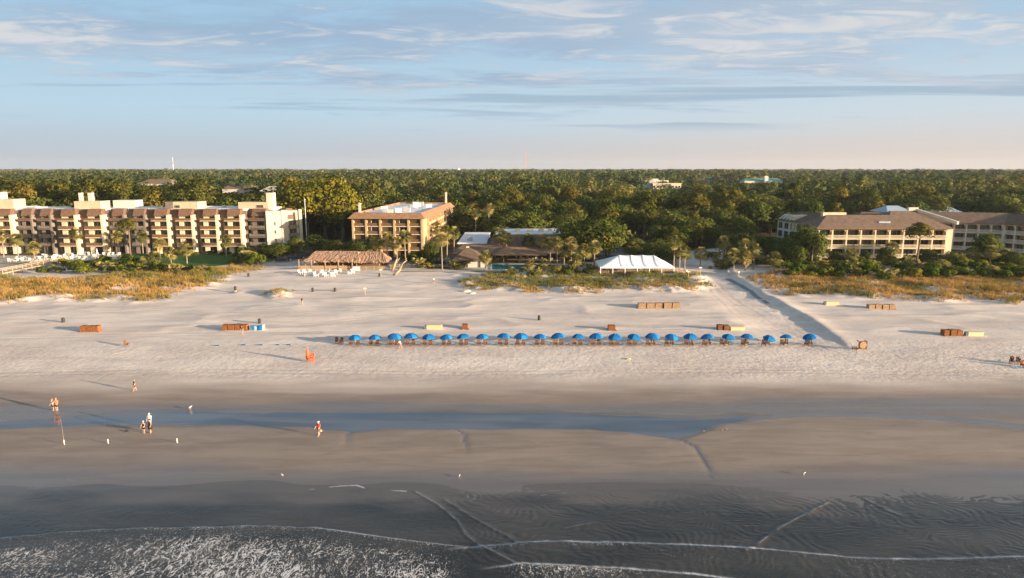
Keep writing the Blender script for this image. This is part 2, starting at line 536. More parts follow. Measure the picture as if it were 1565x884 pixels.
# low air: lavender grey band near the horizon, slightly peach towards the sun's side
side = ramp_n(sep.outputs[0], -0.5, 0.7)
hz = mixc(side, (0.50 * K, 0.53 * K, 0.58 * K), (0.72 * K, 0.60 * K, 0.53 * K))
mid = mixc(side, (0.50 * K, 0.68 * K, 0.80 * K), (0.62 * K, 0.71 * K, 0.77 * K))
up = mixc(ramp_n(zz, 0.05, 0.22), mid, (0.37 * K, 0.57 * K, 0.76 * K))
s1 = mixc(ramp_n(zz, 0.25, 0.6), up, sky.outputs[0])
s2 = mixc(ramp_n(zz, 0.0, 0.085), hz, s1)
# cloud deck: noise on a flat layer seen in perspective
den = math_n('ADD', zz, 0.045)
cu = math_n('DIVIDE', sep.outputs[0], den); cv = math_n('DIVIDE', sep.outputs[1], den)
cmb = N('ShaderNodeCombineXYZ'); nt.links.new(cu, cmb.inputs[0]); nt.links.new(cv, cmb.inputs[1])


def cloud_noise(sx, sy, off, detail=6, dist=0.6, rough=0.55):
    mp = N('ShaderNodeMapping'); mp.inputs['Scale'].default_value = (sx, sy, 1); mp.inputs['Location'].default_value = off
    nt.links.new(cmb.outputs[0], mp.inputs['Vector'])
    n = N('ShaderNodeTexNoise'); n.inputs['Scale'].default_value = 1.0; n.inputs['Detail'].default_value = detail
    n.inputs['Distortion'].default_value = dist; n.inputs['Roughness'].default_value = rough
    nt.links.new(mp.outputs[0], n.inputs['Vector'])
    return n.outputs[0]


c1 = cloud_noise(0.42, 0.80, (3.1, 1.2, 0))
c2 = cloud_noise(1.5, 2.6, (7.3, 4.1, 2), 6, 1.0, 0.6)
c3 = cloud_noise(0.30, 0.42, (1.7, 8.9, 4), 4, 0.3)
cl = math_n('ADD', math_n('MULTIPLY', c1, 0.72), math_n('MULTIPLY', c2, 0.28))
thr = ramp_n(zz, 0.05, 0.165, 0.56, 0.43)
dens = ramp_n(math_n('SUBTRACT', cl, thr), -0.015, 0.10)
hzfade = ramp_n(zz, 0.04, 0.10, 0.0, 1.0)
dens = math_n('MULTIPLY', math_n('MULTIPLY', dens, hzfade), 0.88)
lit = ramp_n(math_n('ADD', math_n('MULTIPLY', c2, 0.75), math_n('MULTIPLY', c3, 0.35)), 0.51, 0.67)
lit = math_n('MULTIPLY', lit, ramp_n(zz, 0.07, 0.15))
ccol = mixc(ramp_n(c3, 0.35, 0.65), (0.32 * K, 0.46 * K, 0.63 * K), (0.45 * K, 0.56 * K, 0.68 * K))
ccol = mixc(math_n('MULTIPLY', side, 0.35), ccol, (0.62 * K, 0.63 * K, 0.67 * K))
ccol = mixc(math_n('MULTIPLY', lit, 0.75), ccol, (0.80 * K, 0.76 * K, 0.73 * K))
# thin dark streaks low over the wood
c4 = cloud_noise(0.16, 0.62, (5.5, 2.7, 7), 4, 0.5)
st = math_n('MULTIPLY', ramp_n(c4, 0.545, 0.63), math_n('MULTIPLY', ramp_n(zz, 0.045, 0.065), ramp_n(zz, 0.16, 0.10)))
s2 = mixc(math_n('MULTIPLY', st, 0.75), s2, (0.34 * K, 0.47 * K, 0.59 * K))
fin = mixc(dens, s2, ccol)
# only the part of the sky in front of the sea-side is overlaid; the rest stays the plain sky
front = ramp_n(sep.outputs[1], -0.15, 0.35)
lowm = ramp_n(zz, 0.75, 0.25)
fin = mixc(math_n('MULTIPLY', front, lowm), sky.outputs[0], fin)
nt.links.new(fin, bg.inputs[0])

sl = bpy.data.lights.new('sun', 'SUN'); sl.energy = 4.2; sl.angle = R(0.55); sl.color = (1.0, 0.79, 0.58)
so = bpy.data.objects.new('sun', sl); COL.objects.link(so)
so.rotation_euler = SUN.to_track_quat('Z', 'Y').to_euler()
so.location = (0, 0, 300)

scene.view_settings.view_transform = 'Standard'
scene.view_settings.look = 'None'
scene.view_settings.exposure = EXPO
scene.view_settings.gamma = 1.0
scene.render.engine = 'CYCLES'
scene.cycles.max_bounces = 5
scene.cycles.diffuse_bounces = 3
scene.cycles.glossy_bounces = 2
scene.cycles.transmission_bounces = 3
scene.cycles.transparent_max_bounces = 4
scene.cycles.caustics_reflective = False
scene.cycles.caustics_refractive = False
scene.cycles.use_denoising = True
scene.cycles.denoiser = 'OPENIMAGEDENOISE'


# ------------------------------------------------------------------ ground: one sheet to the horizon
def axis(segs):
    out = []
    for a, b, st in segs:
        n = max(1, int(round((b - a) / st)))
        out += list(np.linspace(a, b, n, endpoint=False))
    return np.array(out + [segs[-1][1]])


def grid_mesh(name, xs, ys, zfun, attrs=(), mats=()):
    X, Y = np.meshgrid(xs, ys)
    Z, extra = zfun(X, Y)
    V = np.stack([X.ravel(), Y.ravel(), Z.ravel()], 1)
    nx, ny = len(xs), len(ys)
    idx = np.arange(nx * ny).reshape(ny, nx)
    Fq = np.stack([idx[:-1, :-1], idx[:-1, 1:], idx[1:, 1:], idx[1:, :-1]], -1).reshape(-1, 4)
    me = fast_mesh(name, V, Fq, None, mats)
    for k, a in extra.items():
        t = me.attributes.new(k, 'FLOAT', 'POINT'); t.data.foreach_set('value', a.ravel().astype(np.float32))
    me.polygons.foreach_set('use_smooth', [True] * len(Fq))
    o = bpy.data.objects.new(name, me); COL.objects.link(o)
    return o


LAWN = poly_world([(180, 413), (215, 407), (330, 409), (368, 405), (380, 395), (366, 391), (180, 391)])


SHEEN = poly_world([(1040, 652), (1120, 640), (1220, 633), (1330, 634), (1450, 640), (1565, 652), (1800, 664)])


TRACKS = [poly_world(p) for p in (
    [(1085, 425), (1110, 450), (1150, 480), (1195, 505), (1250, 532), (1330, 560), (1565, 580)], [(1078, 428), (1095, 450), (1125, 480), (1165, 505), (1230, 535), (1290, 548)],
    [(1100, 440), (1130, 470), (1160, 490), (1230, 520), (1270, 540)], [(1060, 505), (1130, 499), (1180, 496), (1140, 470)], [(300, 484), (420, 500), (520, 490), (640, 478), (760, 480), (900, 486)],
    [(0, 516), (200, 512), (420, 510), (560, 507), (700, 505), (900, 506), (1060, 505)], [(980, 478), (1040, 484), (1100, 492), (1150, 500)], [(1250, 500), (1400, 512), (1565, 516)],
    [(0, 572), (300, 566), (700, 570), (1100, 566), (1565, 572)], [(0, 482), (150, 476), (330, 470), (470, 478), (600, 474)])]


def ground_z(X, Y):
    Z, ex = terrain(X, Y, True)
    n1 = fbm(X / 20, Y / 5, 3, 201); n2 = fbm(X / 60, Y / 6, 3, 211)
    wet = np.interp(Y + 3.0 * (n1 - 0.5) * 2, [50, 62, 66, 70, 74, 80, 84, 87.5, 90.5, 94, 99, 106, 1000], [1, 1, 0.88, 0.62, 0.5, 0.52, 0.72, 0.80, 0.62, 0.34, 0.16, 0.0, 0.0])
    wet = wet - 0.12 * sstep(10, 45, X) * sstep(66, 72, Y) * (1 - sstep(80, 90, Y)) + 0.10 * (n2 - 0.5)
    pdn = ex['pd'] + 1.8 * (fbm(X / 9, Y / 2.2, 3, 241) - 0.5)
    wet = np.maximum(wet, 0.97 * sstep(-4.2, 0.2, pdn) * sstep(81, 84, Y) * (Y < 95))
    wet = np.maximum(wet, 0.9 * sstep(-1.1, 0.3, ex['pd']) * (Y < 92))
    sl2 = line_dist(SHEEN, X, Y) + 1.6 * (fbm(X / 12, Y / 2.5, 3, 251) - 0.5)
    wet = np.maximum(wet, 0.93 * (1 - sstep(0.2, 2.6, sl2)))
    wet = np.clip(np.maximum(wet, 0.95 * ex['run'] * (Y < 92)), 0, 1)
    soil = sstep(196, 212, Y + 10 * (fbm(X / 14, Y / 9, 3, 221) - 0.5))
    # sandy clearings: the way through, the beach in front of the thatched bar
    way = 1 - sstep(6.0, 9.5, line_dist([(56, 180), (57.5, 205), (61, 220), (70, 236), (84, 246)], X, Y))
    soil = soil * (1 - way)
    bar = 1 - sstep(14, 22, np.hypot((X + 56) / 2.2, Y - 196))
    soil = soil * (1 - bar)
    soil = np.maximum(soil, 0.20 * ex['dune'] * sstep(0.35, 0.6, fbm(X / 6, Y / 4, 3, 231)) )
    soil = np.where(Y > 300, 1.0, soil)
    soil = np.where(Y < 100, 0.0, soil)
    tread = sstep(96, 101, Y + 3 * (n1 - 0.5)) * (1 - 0.72 * sstep(114, 124, Y + 5 * (n2 - 0.5)))
    tread = np.maximum(tread, 0.9 * ex['bank'] * (Y > 118) * (Y < 200) * sstep(8.5, 6.0, np.abs(X - 53)))
    tread = tread * (1 - sstep(200, 215, Y))
    trk = np.zeros(X.shape)
    for a in TRACKS:
        dl = line_dist(a, X, Y) + 0.25 * (fbm(X / 6, Y / 6, 2, 261) - 0.5)
        trk = np.maximum(trk, np.exp(-((np.abs(dl) - 0.75) / 0.28) ** 2))
    trk = trk * (0.4 + 0.6 * sstep(0.35, 0.6, fbm(X / 8, Y / 8, 2, 271))) * (Y > 90)
    Z = Z - 0.05 * trk
    return Z, dict(wet=wet, soil=soil, tread=tread, track=trk)


xs = axis([(-9000, -1000, 800), (-1000, -260, 60), (-260, -190, 4), (-190, -62, 0.8), (-62, 62, 0.42), (62, 190, 0.8), (190, 260, 4), (260, 1000, 60), (1000, 9000, 800)])
ys = axis([(-600, 40, 40), (40, 62, 1.2), (62, 96, 0.22), (96, 130, 0.3), (130, 205, 0.42), (205, 260, 2.5), (260, 600, 30), (600, 9000, 700)])
gm = bpy.data.materials.new('beach_sand'); gm.use_nodes = True
nt = gm.node_tree
b = nt.nodes['Principled BSDF']


def attr(n):
    a = nt.nodes.new('ShaderNodeAttribute'); a.attribute_name = n
    return a.outputs['Fac']


def noise(scale, detail=4, stretch=(1, 1, 1), loc=(0, 0, 0), dist=0.0, rough=0.5):
    t = nt.nodes.new('ShaderNodeTexCoord'); mp = nt.nodes.new('ShaderNodeMapping')
    mp.inputs['Scale'].default_value = stretch; mp.inputs['Location'].default_value = loc
    nt.links.new(t.outputs['Object'], mp.inputs['Vector'])
    n = nt.nodes.new('ShaderNodeTexNoise'); n.inputs['Scale'].default_value = scale; n.inputs['Detail'].default_value = detail
    n.inputs['Distortion'].default_value = dist; n.inputs['Roughness'].default_value = rough
    nt.links.new(mp.outputs[0], n.inputs['Vector'])
    return n.outputs[0]


track = attr('track'); wet = attr('wet'); soil = attr('soil'); tread = attr('tread')
g1 = noise(0.09, 5, (0.5, 1.6, 1), (3, 1, 0), 0.8); g2 = noise(2.2, 5); g3 = noise(0.35, 5, (0.35, 1.5, 1))
dry = mixc(ramp_n(g1, 0.32, 0.68), (0.58, 0.48, 0.41), (0.71, 0.605, 0.52))
dry = mixc(math_n('MULTIPLY', ramp_n(g3, 0.35, 0.7), 0.22), dry, (0.47, 0.38, 0.315))
g4 = noise(0.9, 6, (0.8, 1.2, 1), (9, 2, 0), 0.3, 0.65)
dry = mixc(math_n('MULTIPLY', math_n('MULTIPLY', tread, ramp_n(g4, 0.52, 0.66)), 0.5), dry, (0.76, 0.64, 0.50))
dry = mixc(math_n('MULTIPLY', math_n('MULTIPLY', tread, ramp_n(g4, 0.45, 0.33)), 0.22), dry, (0.42, 0.34, 0.28))
dry = mixc(math_n('MULTIPLY', track, 0.35), dry, (0.44, 0.36, 0.30))
damp = mixc(ramp_n(noise(0.45, 6, (0.28, 1.3, 1), (0, 0, 0), 0.5, 0.62), 0.33, 0.67), (0.235, 0.182, 0.145), (0.295, 0.233, 0.187))
soak = mixc(ramp_n(noise(0.4, 4, (0.2, 1.5, 1)), 0.3, 0.7), (0.125, 0.10, 0.085), (0.155, 0.125, 0.105))
c = mixc(ramp_n(wet, 0.02, 0.5), dry, damp)
c = mixc(ramp_n(wet, 0.5, 0.9), c, soak)
sc_ = mixc(ramp_n(noise(0.25, 5), 0.35, 0.65), (0.065, 0.055, 0.030), (0.14, 0.11, 0.055))
c = mixc(soil, c, sc_)
nt.links.new(c, b.inputs['Base Color'])
nt.links.new(ramp_n(wet, 0.35, 0.96, 0.95, 0.13), b.inputs['Roughness'])
nt.links.new(ramp_n(wet, 0.3, 0.9, 0.1, 0.5), b.inputs['Specular IOR Level'])
hgt = math_n('ADD', math_n('MULTIPLY', noise(1.1, 5, (0.9, 1.1, 1), (1, 5, 0), 0.2, 0.6), math_n('MULTIPLY_ADD', tread, 0.105, 0.006)),
             math_n('MULTIPLY', noise(0.33, 3, (0.5, 1.4, 1)), 0.03))
hgt = math_n('MULTIPLY', hgt, ramp_n(wet, 0.7, 0.05, 0.10, 1.0))
hgt = math_n('ADD', hgt, math_n('MULTIPLY', noise(2.2, 5, (0.6, 1.3, 1), (8, 1, 0), 0.3, 0.65), ramp_n(wet, 0.75, 0.95, 0.022, 0.003)))
bp = nt.nodes.new('ShaderNodeBump'); bp.inputs['Strength'].default_value = 1.0; bp.inputs['Distance'].default_value = 1.0
nt.links.new(hgt, bp.inputs['Height']); nt.links.new(bp.outputs[0], b.inputs['Normal'])
M['sand'] = gm
ground = grid_mesh('ground', xs, ys, ground_z, mats=['sand'])
tag(ground, 'pale sandy beach and shore ground running back under the trees', kind='structure')


# ------------------------------------------------------------------ sea and tide pool
def rows_to_curve(pts):
    g = [G(a, b_) for a, b_ in pts]
    xs_ = np.array([p.x for p in g]); ys_ = np.array([(H - 0.0) / math.tan(PITCH + math.atan((b_ - CY) / F)) for a, b_ in pts])
    xs_ = np.array([(a - CX) / F * (y * math.cos(PITCH) + H * math.sin(PITCH)) for (a, b_), y in zip(pts, ys_)])
    return xs_, ys_


W1 = rows_to_curve([(-400, 838), (-100, 829), (0, 823), (100, 813), (200, 808), (300, 805), (400, 804), (480, 807), (540, 814), (600, 823), (660, 831), (735, 837), (900, 848), (1500, 900)])
W2 = rows_to_curve([(300, 900), (640, 846), (735, 834), (800, 828), (860, 827), (960, 829), (1060, 832), (1160, 838), (1250, 847), (1330, 853), (1400, 854), (1565, 851), (1800, 846), (2200, 850)])
W3 = rows_to_curve([(560, 925), (700, 875), (800, 861), (860, 864), (960, 869), (1060, 877), (1150, 890), (1400, 920)])
WL = [(rows_to_curve([(1140, 842), (1160, 830), (1190, 808), (1225, 789), (1265, 769)]), 0.30, 0.07), (rows_to_curve([(635, 752), (670, 772), (700, 797), (712, 818), (735, 835), (790, 862)]), 0.22, 0.05),
      (rows_to_curve([(680, 765), (720, 790), (760, 812), (795, 832)]), 0.10, 0.05), (rows_to_curve([(1320, 762), (1345, 775), (1380, 790)]), 0.22, 0.04), (rows_to_curve([(862, 808), (885, 803), (905, 800)]), 0.18, 0.04)]
WS = rows_to_curve([(465, 750), (490, 746), (520, 743), (545, 742), (560, 747), (585, 749), (620, 751)])


def water_z(X, Y):
    foam = np.zeros(X.shape); line = np.zeros(X.shape); z = np.zeros(X.shape)
    nz = fbm(X / 2.2, Y / 1.5, 3, 301) - 0.5
    nf = fbm(X / 0.5, Y / 0.5, 2, 305) - 0.5
    for k, (W, h) in enumerate(((W1, 0.17), (W2, 0.10), (W3, 0.09))):
        d = np.interp(X, W[0], W[1]) + 0.30 * nz + 0.06 * nf - Y
        if k == 0:
            act = 1 - sstep(-6.5, -1.5, X)
        elif k == 1:
            act = sstep(-6.0, -2.5, X)
        else:
            act = sstep(-3, 1.5, X) * (1 - sstep(17, 22, X))
        back = sstep(0.0, 0.35, d) * act
        z = np.maximum(z, h * back * np.exp(-np.clip(d, 0, 50) / 5.0))
        line = np.maximum(line, act * np.exp(-((d - 0.10) / 0.14) ** 2) * (0.55 + 0.45 * sstep(0.35, 0.6, fbm(X / 3, Y / 3, 2, 311 + k))))
        big = fbm(X / 7, Y / 2.6, 3, 321 + k)
        if k == 0:
            amt = (0.34 + 0.24 * sstep(0.5, 3.0, d) + 0.42 * np.exp(-np.clip(d, 0, 9) / 0.5)) * (0.92 + 0.20 * sstep(0.35, 0.65, big)) * (0.88 + 0.12 * sstep(-40, -16, X))
        elif k == 1:
            amt = 0.14 * sstep(0.40, 0.7, big) + 0.16 + 0.28 * np.exp(-np.clip(d, 0, 9) / 0.7)
        else:
            amt = 0.46 * (1 - sstep(6, 17, X)) + 0.25 * np.exp(-np.clip(d, 0, 9) / 0.7)
        foam = np.maximum(foam, amt * back)
    for (W, a, h) in WL:  # wavelet crests: their sunlit gleam is painted on as a thin pale line
        xs_, ys_ = W
        d = line_dist(list(zip(xs_, ys_)), X, Y) + 0.10 * nz
        g = np.exp(-(d / 0.075) ** 2) * sstep(0.30, 0.60, fbm(X / 1.3, Y / 1.3, 2, 337))
        line = np.maximum(line, a * g); z = z + 0.8 * h * np.exp(-(d / 0.20) ** 2)
    d = np.abs(line_dist(list(zip(*WS)), X, Y) + 0.08 * nz)
    line = np.maximum(line, 0.75 * np.exp(-(d / 0.09) ** 2) * sstep(0.42, 0.62, fbm(X / 1.2, Y / 1.2, 3, 331)))
    # ripples over the thin sheet of water: arcs that spread and cross
    calm = sstep(66.5, 61.5, Y + 2.0 * nz)
    rs = (0.55 + 0.45 * sstep(-18, 2, X)) * calm
    wx = X + 9.0 * (fbm(X / 7, Y / 5, 3, 341) - 0.5); wy = Y + 6.0 * (fbm(X / 6, Y / 4, 3, 351) - 0.5)
    r1 = np.sin(7.0 * np.hypot(wx - 40, (wy - 44) * 1.6) + 2 * nz)
    r2 = np.sin(6.0 * np.hypot(wx + 14, (wy - 50) * 1.5) + 3 * nz)
    r3 = np.sin(9.0 * (wy * 1.0 + 0.15 * wx) + 4 * nz)
    wgt = fbm(X / 5, Y / 2.5, 3, 361)
    z = z + rs * 0.0095 * (r1 * sstep(0.40, 0.65, wgt) + r2 * sstep(0.60, 0.35, wgt) + 0.6 * r3 * sstep(0.4, 0.6, fbm(X / 9, Y / 3, 2, 371)))
    z = z + 0.035 * calm * (fbm(X / 1.4, Y / 0.6, 4, 381) - 0.5)
    z = np.where(Y < 44, 0.05 * np.sin(Y * 0.3 + X * 0.05), z)
    dp = 0.012 * (65.5 - Y) + 0.10 * (fbm(X / 9, Y / 2.5, 3, 391) - 0.5)
    return z, dict(foam=foam, line=line, shoal=1 - sstep(0.0, 0.075, dp))


wm = bpy.data.materials.new('shallow_sea_water'); wm.use_nodes = True
nt = wm.node_tree
b = nt.nodes['Principled BSDF']
b.inputs['Roughness'].default_value = 0.10; b.inputs['IOR'].default_value = 1.33
fo = attr('foam'); li = attr('line')
p1 = noise(0.75, 3, (1.15, 0.55, 1), (0, 0, 0), 2.0); p2 = noise(1.6, 3, (1.15, 0.6, 1), (4, 0, 0), 1.5); p3 = noise(7.0, 3, (1.1, 0.7, 1))
r1 = math_n('SUBTRACT', 1.0, math_n('MULTIPLY', math_n('ABSOLUTE', math_n('SUBTRACT', p1, 0.5)), 11.0))
r2 = math_n('SUBTRACT', 1.0, math_n('MULTIPLY', math_n('ABSOLUTE', math_n('SUBTRACT', p2, 0.5)), 9.0))
lace = math_n('MAXIMUM', math_n('MULTIPLY', r1, 0.92), math_n('MULTIPLY', r2, 0.80))
lace = math_n('ADD', math_n('MULTIPLY', lace, 0.80), math_n('MULTIPLY', p3, 0.55))
lm = ramp_n(math_n('ADD', lace, fo), 1.34, 1.62)
lm = math_n('MULTIPLY', lm, ramp_n(fo, 0.02, 0.2))
spk = math_n('MULTIPLY', ramp_n(p3, 0.56, 0.68), ramp_n(fo, 0.05, 0.7, 0.0, 0.32))
lm = math_n('MAXIMUM', lm, spk)
fm = math_n('MAXIMUM', math_n('MULTIPLY', lm, 0.9), math_n('MULTIPLY', li, ramp_n(p3, 0.3, 0.55, 0.35, 1.0)), None, True)
deep = mixc(ramp_n(noise(0.12, 4, (0.6, 1.4, 1)), 0.3, 0.7), (0.026, 0.025, 0.022), (0.060, 0.053, 0.044))
deep = mixc(math_n('MULTIPLY', attr('shoal'), 0.85), deep, (0.125, 0.103, 0.087))
colr = mixc(fm, deep, (0.70, 0.68, 0.67))
nt.links.new(colr, b.inputs['Base Color'])
nt.links.new(ramp_n(fm, 0.1, 0.6, 0.10, 0.9), b.inputs['Roughness'])
hh = math_n('ADD', math_n('MULTIPLY', noise(3.2, 4, (0.6, 1.5, 1), (0, 0, 0), 0.5), 0.022), math_n('MULTIPLY', fm, 0.02))
bp = nt.nodes.new('ShaderNodeBump'); bp.inputs['Strength'].default_value = 0.8; bp.inputs['Distance'].default_value = 1.0
nt.links.new(hh, bp.inputs['Height']); nt.links.new(bp.outputs[0], b.inputs['Normal'])
M['sea'] = wm
xs = axis([(-9000, -400, 900), (-400, -56, 8), (-56, 56, 0.13), (56, 400, 8), (400, 9000, 900)])
ys = axis([(-600, 30, 60), (30, 45, 0.5), (45, 69.5, 0.085)])
sea = grid_mesh('sea_water', xs, ys, water_z, mats=['sea'])
tag(sea, 'shallow grey sea water with lacy foam edges washing onto the sand', kind='structure')

pm = bpy.data.materials.new('tide_pool_water'); pm.use_nodes = True
nt = pm.node_tree
b = nt.nodes['Principled BSDF']
nt.links.new(mixc(ramp_n(noise(0.16, 5, (0.35, 2.2, 1), (2, 3, 0), 0.6), 0.35, 0.65), (0.058, 0.070, 0.090), (0.115, 0.122, 0.135)), b.inputs['Base Color']); b.inputs['Roughness'].default_value = 0.08; b.inputs['IOR'].default_value = 1.40
hh = math_n('MULTIPLY', noise(1.6, 4, (0.35, 1.6, 1)), 0.010)
bp = nt.nodes.new('ShaderNodeBump'); bp.inputs['Strength'].default_value = 0.6; bp.inputs['Distance'].default_value = 1.0
nt.links.new(hh, bp.inputs['Height']); nt.links.new(bp.outputs[0], b.inputs['Normal'])
M['tidepool'] = pm
tp = MB()
tp.add([(-140, 76, 0.142), (60, 76, 0.142), (60, 92, 0.142), (-140, 92, 0.142)], [(0, 1, 2, 3)])
tp = tp.build('tide_pool_water', 'tidepool')
tag(tp, 'long shallow blue tide pool lying along the wet sand', kind='structure')


# ------------------------------------------------------------------ dune grass
def blades(P, Hh, spread, nb, width, tint, name, rng):
    n = len(P)
    k = n * nb
    base = np.repeat(P, nb, 0); hh = np.repeat(Hh, nb) * rng.uniform(0.6, 1.15, k); tt = np.repeat(tint, nb) + rng.normal(0, 0.07, k)
    a = rng.uniform(0, 2 * np.pi, k); lean = rng.uniform(0.05, 0.6, k)
    off = np.stack([np.cos(a), np.sin(a), 0 * a], 1)
    b0 = base + off * (spread * rng.uniform(0.1, 1, k))[:, None]
    b0[:, 2] -= 0.05
    tip = b0 + off * (hh * lean)[:, None]; tip[:, 2] += hh
    wv = rng.uniform(0, 2 * np.pi, k); w = np.stack([np.cos(wv), np.sin(wv), 0 * wv], 1) * (width * rng.uniform(0.6, 1.3, k))[:, None]
    mid = b0 * 0.45 + tip * 0.55; mid[:, 2] += hh * 0.12
    V = np.stack([b0 - w, b0 + w, mid + w * 0.8, tip, mid - w * 0.8], 1).reshape(-1, 3)
    i = np.arange(k) * 5
    Fq = np.concatenate([np.stack([i, i + 1, i + 2, i + 4], 1), np.stack([i + 4, i + 2, i + 3, i + 3], 1)])
    V4 = V
    # second faces are triangles: repeat as quads is not allowed, so use a tip of two points
    tip2 = (tip + w * 0.25)
    V4 = np.concatenate([V, tip2]); Fq = np.concatenate([np.stack([i, i + 1, i + 2, i + 4], 1), np.stack([i + 4, i + 2, len(V) + np.arange(k), i + 3], 1)])
    T = np.concatenate([np.repeat(tt, 5), tt])
    return fast_mesh(name, V4, Fq, np.clip(T, 0, 1), ['grass'])


def grass_field(name, poly, dens, label, green, hgt=(0.5, 1.0), thin=0.0, rng=RNG):
    P = np.array(poly); x0, y0 = P.min(0) - 2; x1, y1 = P.max(0) + 2
    x0 = max(x0, -175); x1 = min(x1, 175)
    n = int((x1 - x0) * (y1 - y0) * dens)
    x = rng.uniform(x0, x1, n); y = rng.uniform(y0, y1, n)
    d = poly_dist(poly, x, y) + 3.2 * (fbm(x / 4.5, y / 3.2, 3, 401) - 0.5) * 2
    clump = fbm(x / 3.0, y / 2.2, 3, 411)
    pr = sstep(-0.8, 2.6, d) * (thin + (1 - thin) * sstep(0.36, 0.56, clump + 0.10 * sstep(2, 7, d)))
    pr *= np.where(d < 5, 0.75, 1.0)
    dd = bank_x(y) - x
    pr = pr * np.where((dd > -0.6) & (dd < 8) & (y < 215), 0, 1)
    k = rng.uniform(0, 1, n) < pr
    x, y, d = x[k], y[k], d[k]
    z = terrain(x, y)
    g = green(x, y)
    t = np.clip(0.62 - 0.55 * g + 0.30 * (fbm(x / 2.6, y / 1.9, 3, 421) - 0.5) + 0.40 * (fbm(x / 8, y / 5, 3, 425) - 0.5) + rng.normal(0, 0.06, len(x)), 0, 1)
    h = rng.uniform(hgt[0], hgt[1], len(x)) * (0.75 + 0.5 * fbm(x / 6, y / 6, 2, 431))
    me = blades(np.stack([x, y, z], 1), h, 0.34, 9, 0.032, t, name, rng)
    o = bpy.data.objects.new(name, me); COL.objects.link(o)
    tag(o, label, kind='stuff')
    return o


grass_field('dune_grass', GR_LEFT, 4.2, 'golden dune grass on the low dune before the brown-roofed condominium', lambda x, y: 0.50 * sstep(0.48, 0.66, fbm(x / 8, y / 4, 3, 441)) + 0.40 * sstep(172, 184, y), (0.7, 1.25), 0.2)
grass_field('dune_grass', GR_EDGE, 5.0, 'short yellow-green grass at the corner of the lawn', lambda x, y: 0.35 + 0 * x, (0.3, 0.6), 0.6)
grass_field('dune_grass', GR_PATCH, 6.0, 'small lone yellow-green grass hummock on the open sand', lambda x, y: 0.40 + 0 * x, (0.4, 0.7), 0.7)
grass_field('dune_grass', GR_BIT, 5.0, 'wisp of grass around a dark bin on the sand', lambda x, y: 0.4 + 0 * x, (0.3, 0.6), 0.5)
grass_field('dune_grass', GR_MID, 4.6, 'green and rusty dune grass before the white marquee', lambda x, y: 0.15 + 0.70 * sstep(163, 174, y + 8 * (fbm(x / 8, y / 6, 2, 451) - 0.5)), (0.45, 0.9), 0.12)
grass_field('dune_grass', GR_RIGHT, 4.4, 'tall tawny sea oats on the dune at the right of the sandy way', lambda x, y: 0.62 * sstep(0.44, 0.62, fbm(x / 9, y / 4, 3, 461)) * sstep(182, 172, y), (0.6, 1.2), 0.15)


# ------------------------------------------------------------------ trees and plants
def cards(C, Rad, n, size, rng, up=0.25, jit=0.42, inner=0.30, tjit=0.10, clump_t=None, flip=0.0):
    """n leaf cards on each clump (ellipsoid); returns verts, quads, tint"""
    k = len(C) * n
    c = np.repeat(C, n, 0); r = np.repeat(Rad, n, 0)
    d = rng.normal(0, 1, (k, 3)); d[:, 2] += up; d /= np.linalg.norm(d, axis=1)[:, None]
    rad = rng.uniform(1 - inner, 1.05, k)
    p = c + d * r * rad[:, None]
    nn = d / np.maximum(r, 1e-3); nn /= np.linalg.norm(nn, axis=1)[:, None]
    nn = nn + rng.normal(0, jit, (k, 3)); nn /= np.linalg.norm(nn, axis=1)[:, None]
    a = np.cross(nn, rng.normal(0, 1, (k, 3))); a /= np.linalg.norm(a, axis=1)[:, None]
    b_ = np.cross(nn, a)
    s = size * rng.uniform(0.6, 1.35, k)
    a = a * s[:, None]; b_ = b_ * (s * rng.uniform(0.5, 0.9, k))[:, None]
    V = np.stack([p - a, p - b_ * 0.9 + a * 0.1, p + a, p + b_], 1).reshape(-1, 3)
    Fq = np.arange(k * 4).reshape(k, 4)
    ct = clump_t if clump_t is not None else rng.normal(0.42, 0.16, len(C))
    t = np.repeat(ct, n) + rng.normal(0, tjit, k)
    cc = C.mean(0); cn = (p - cc); cn[:, 2] *= 1.2; cn /= np.linalg.norm(cn, axis=1)[:, None]
    NV = d / np.maximum(r, 1e-3); NV /= np.linalg.norm(NV, axis=1)[:, None]
    NV = 0.75 * NV + 0.35 * cn + 0.22 * (nn if jit > 0 else 0); NV /= np.linalg.norm(NV, axis=1)[:, None]
    return V, Fq, np.repeat(np.clip(t, 0, 1), 4), np.repeat(NV, 4, 0)


def oak_geo(h, w, nc, n, size, rng, low=0.06, jit=0.40, tj=0.07):
    """broad uneven crown of a live oak, h tall and w wide"""
    C = []; Rr = []
    cz = h * (0.5 + low / 2); rz = h * (0.5 - low / 2)
    for i in range(nc):
        while True:
            d = rng.normal(0, 1, 3); d /= np.linalg.norm(d)
            if d[2] > -0.55: break
        q = rng.uniform(0.45, 0.86)
        C.append((d[0] * w / 2 * q, d[1] * w / 2 * q, cz + d[2] * rz * q))
        s = rng.uniform(0.19, 0.34)
        Rr.append((w * s * rng.uniform(.8, 1.1), w * s * rng.uniform(.8, 1.1), h * s * rng.uniform(0.5, 0.75)))
    return cards(np.array(C), np.array(Rr), n, size, rng, 0.35, jit, 0.3, tj)


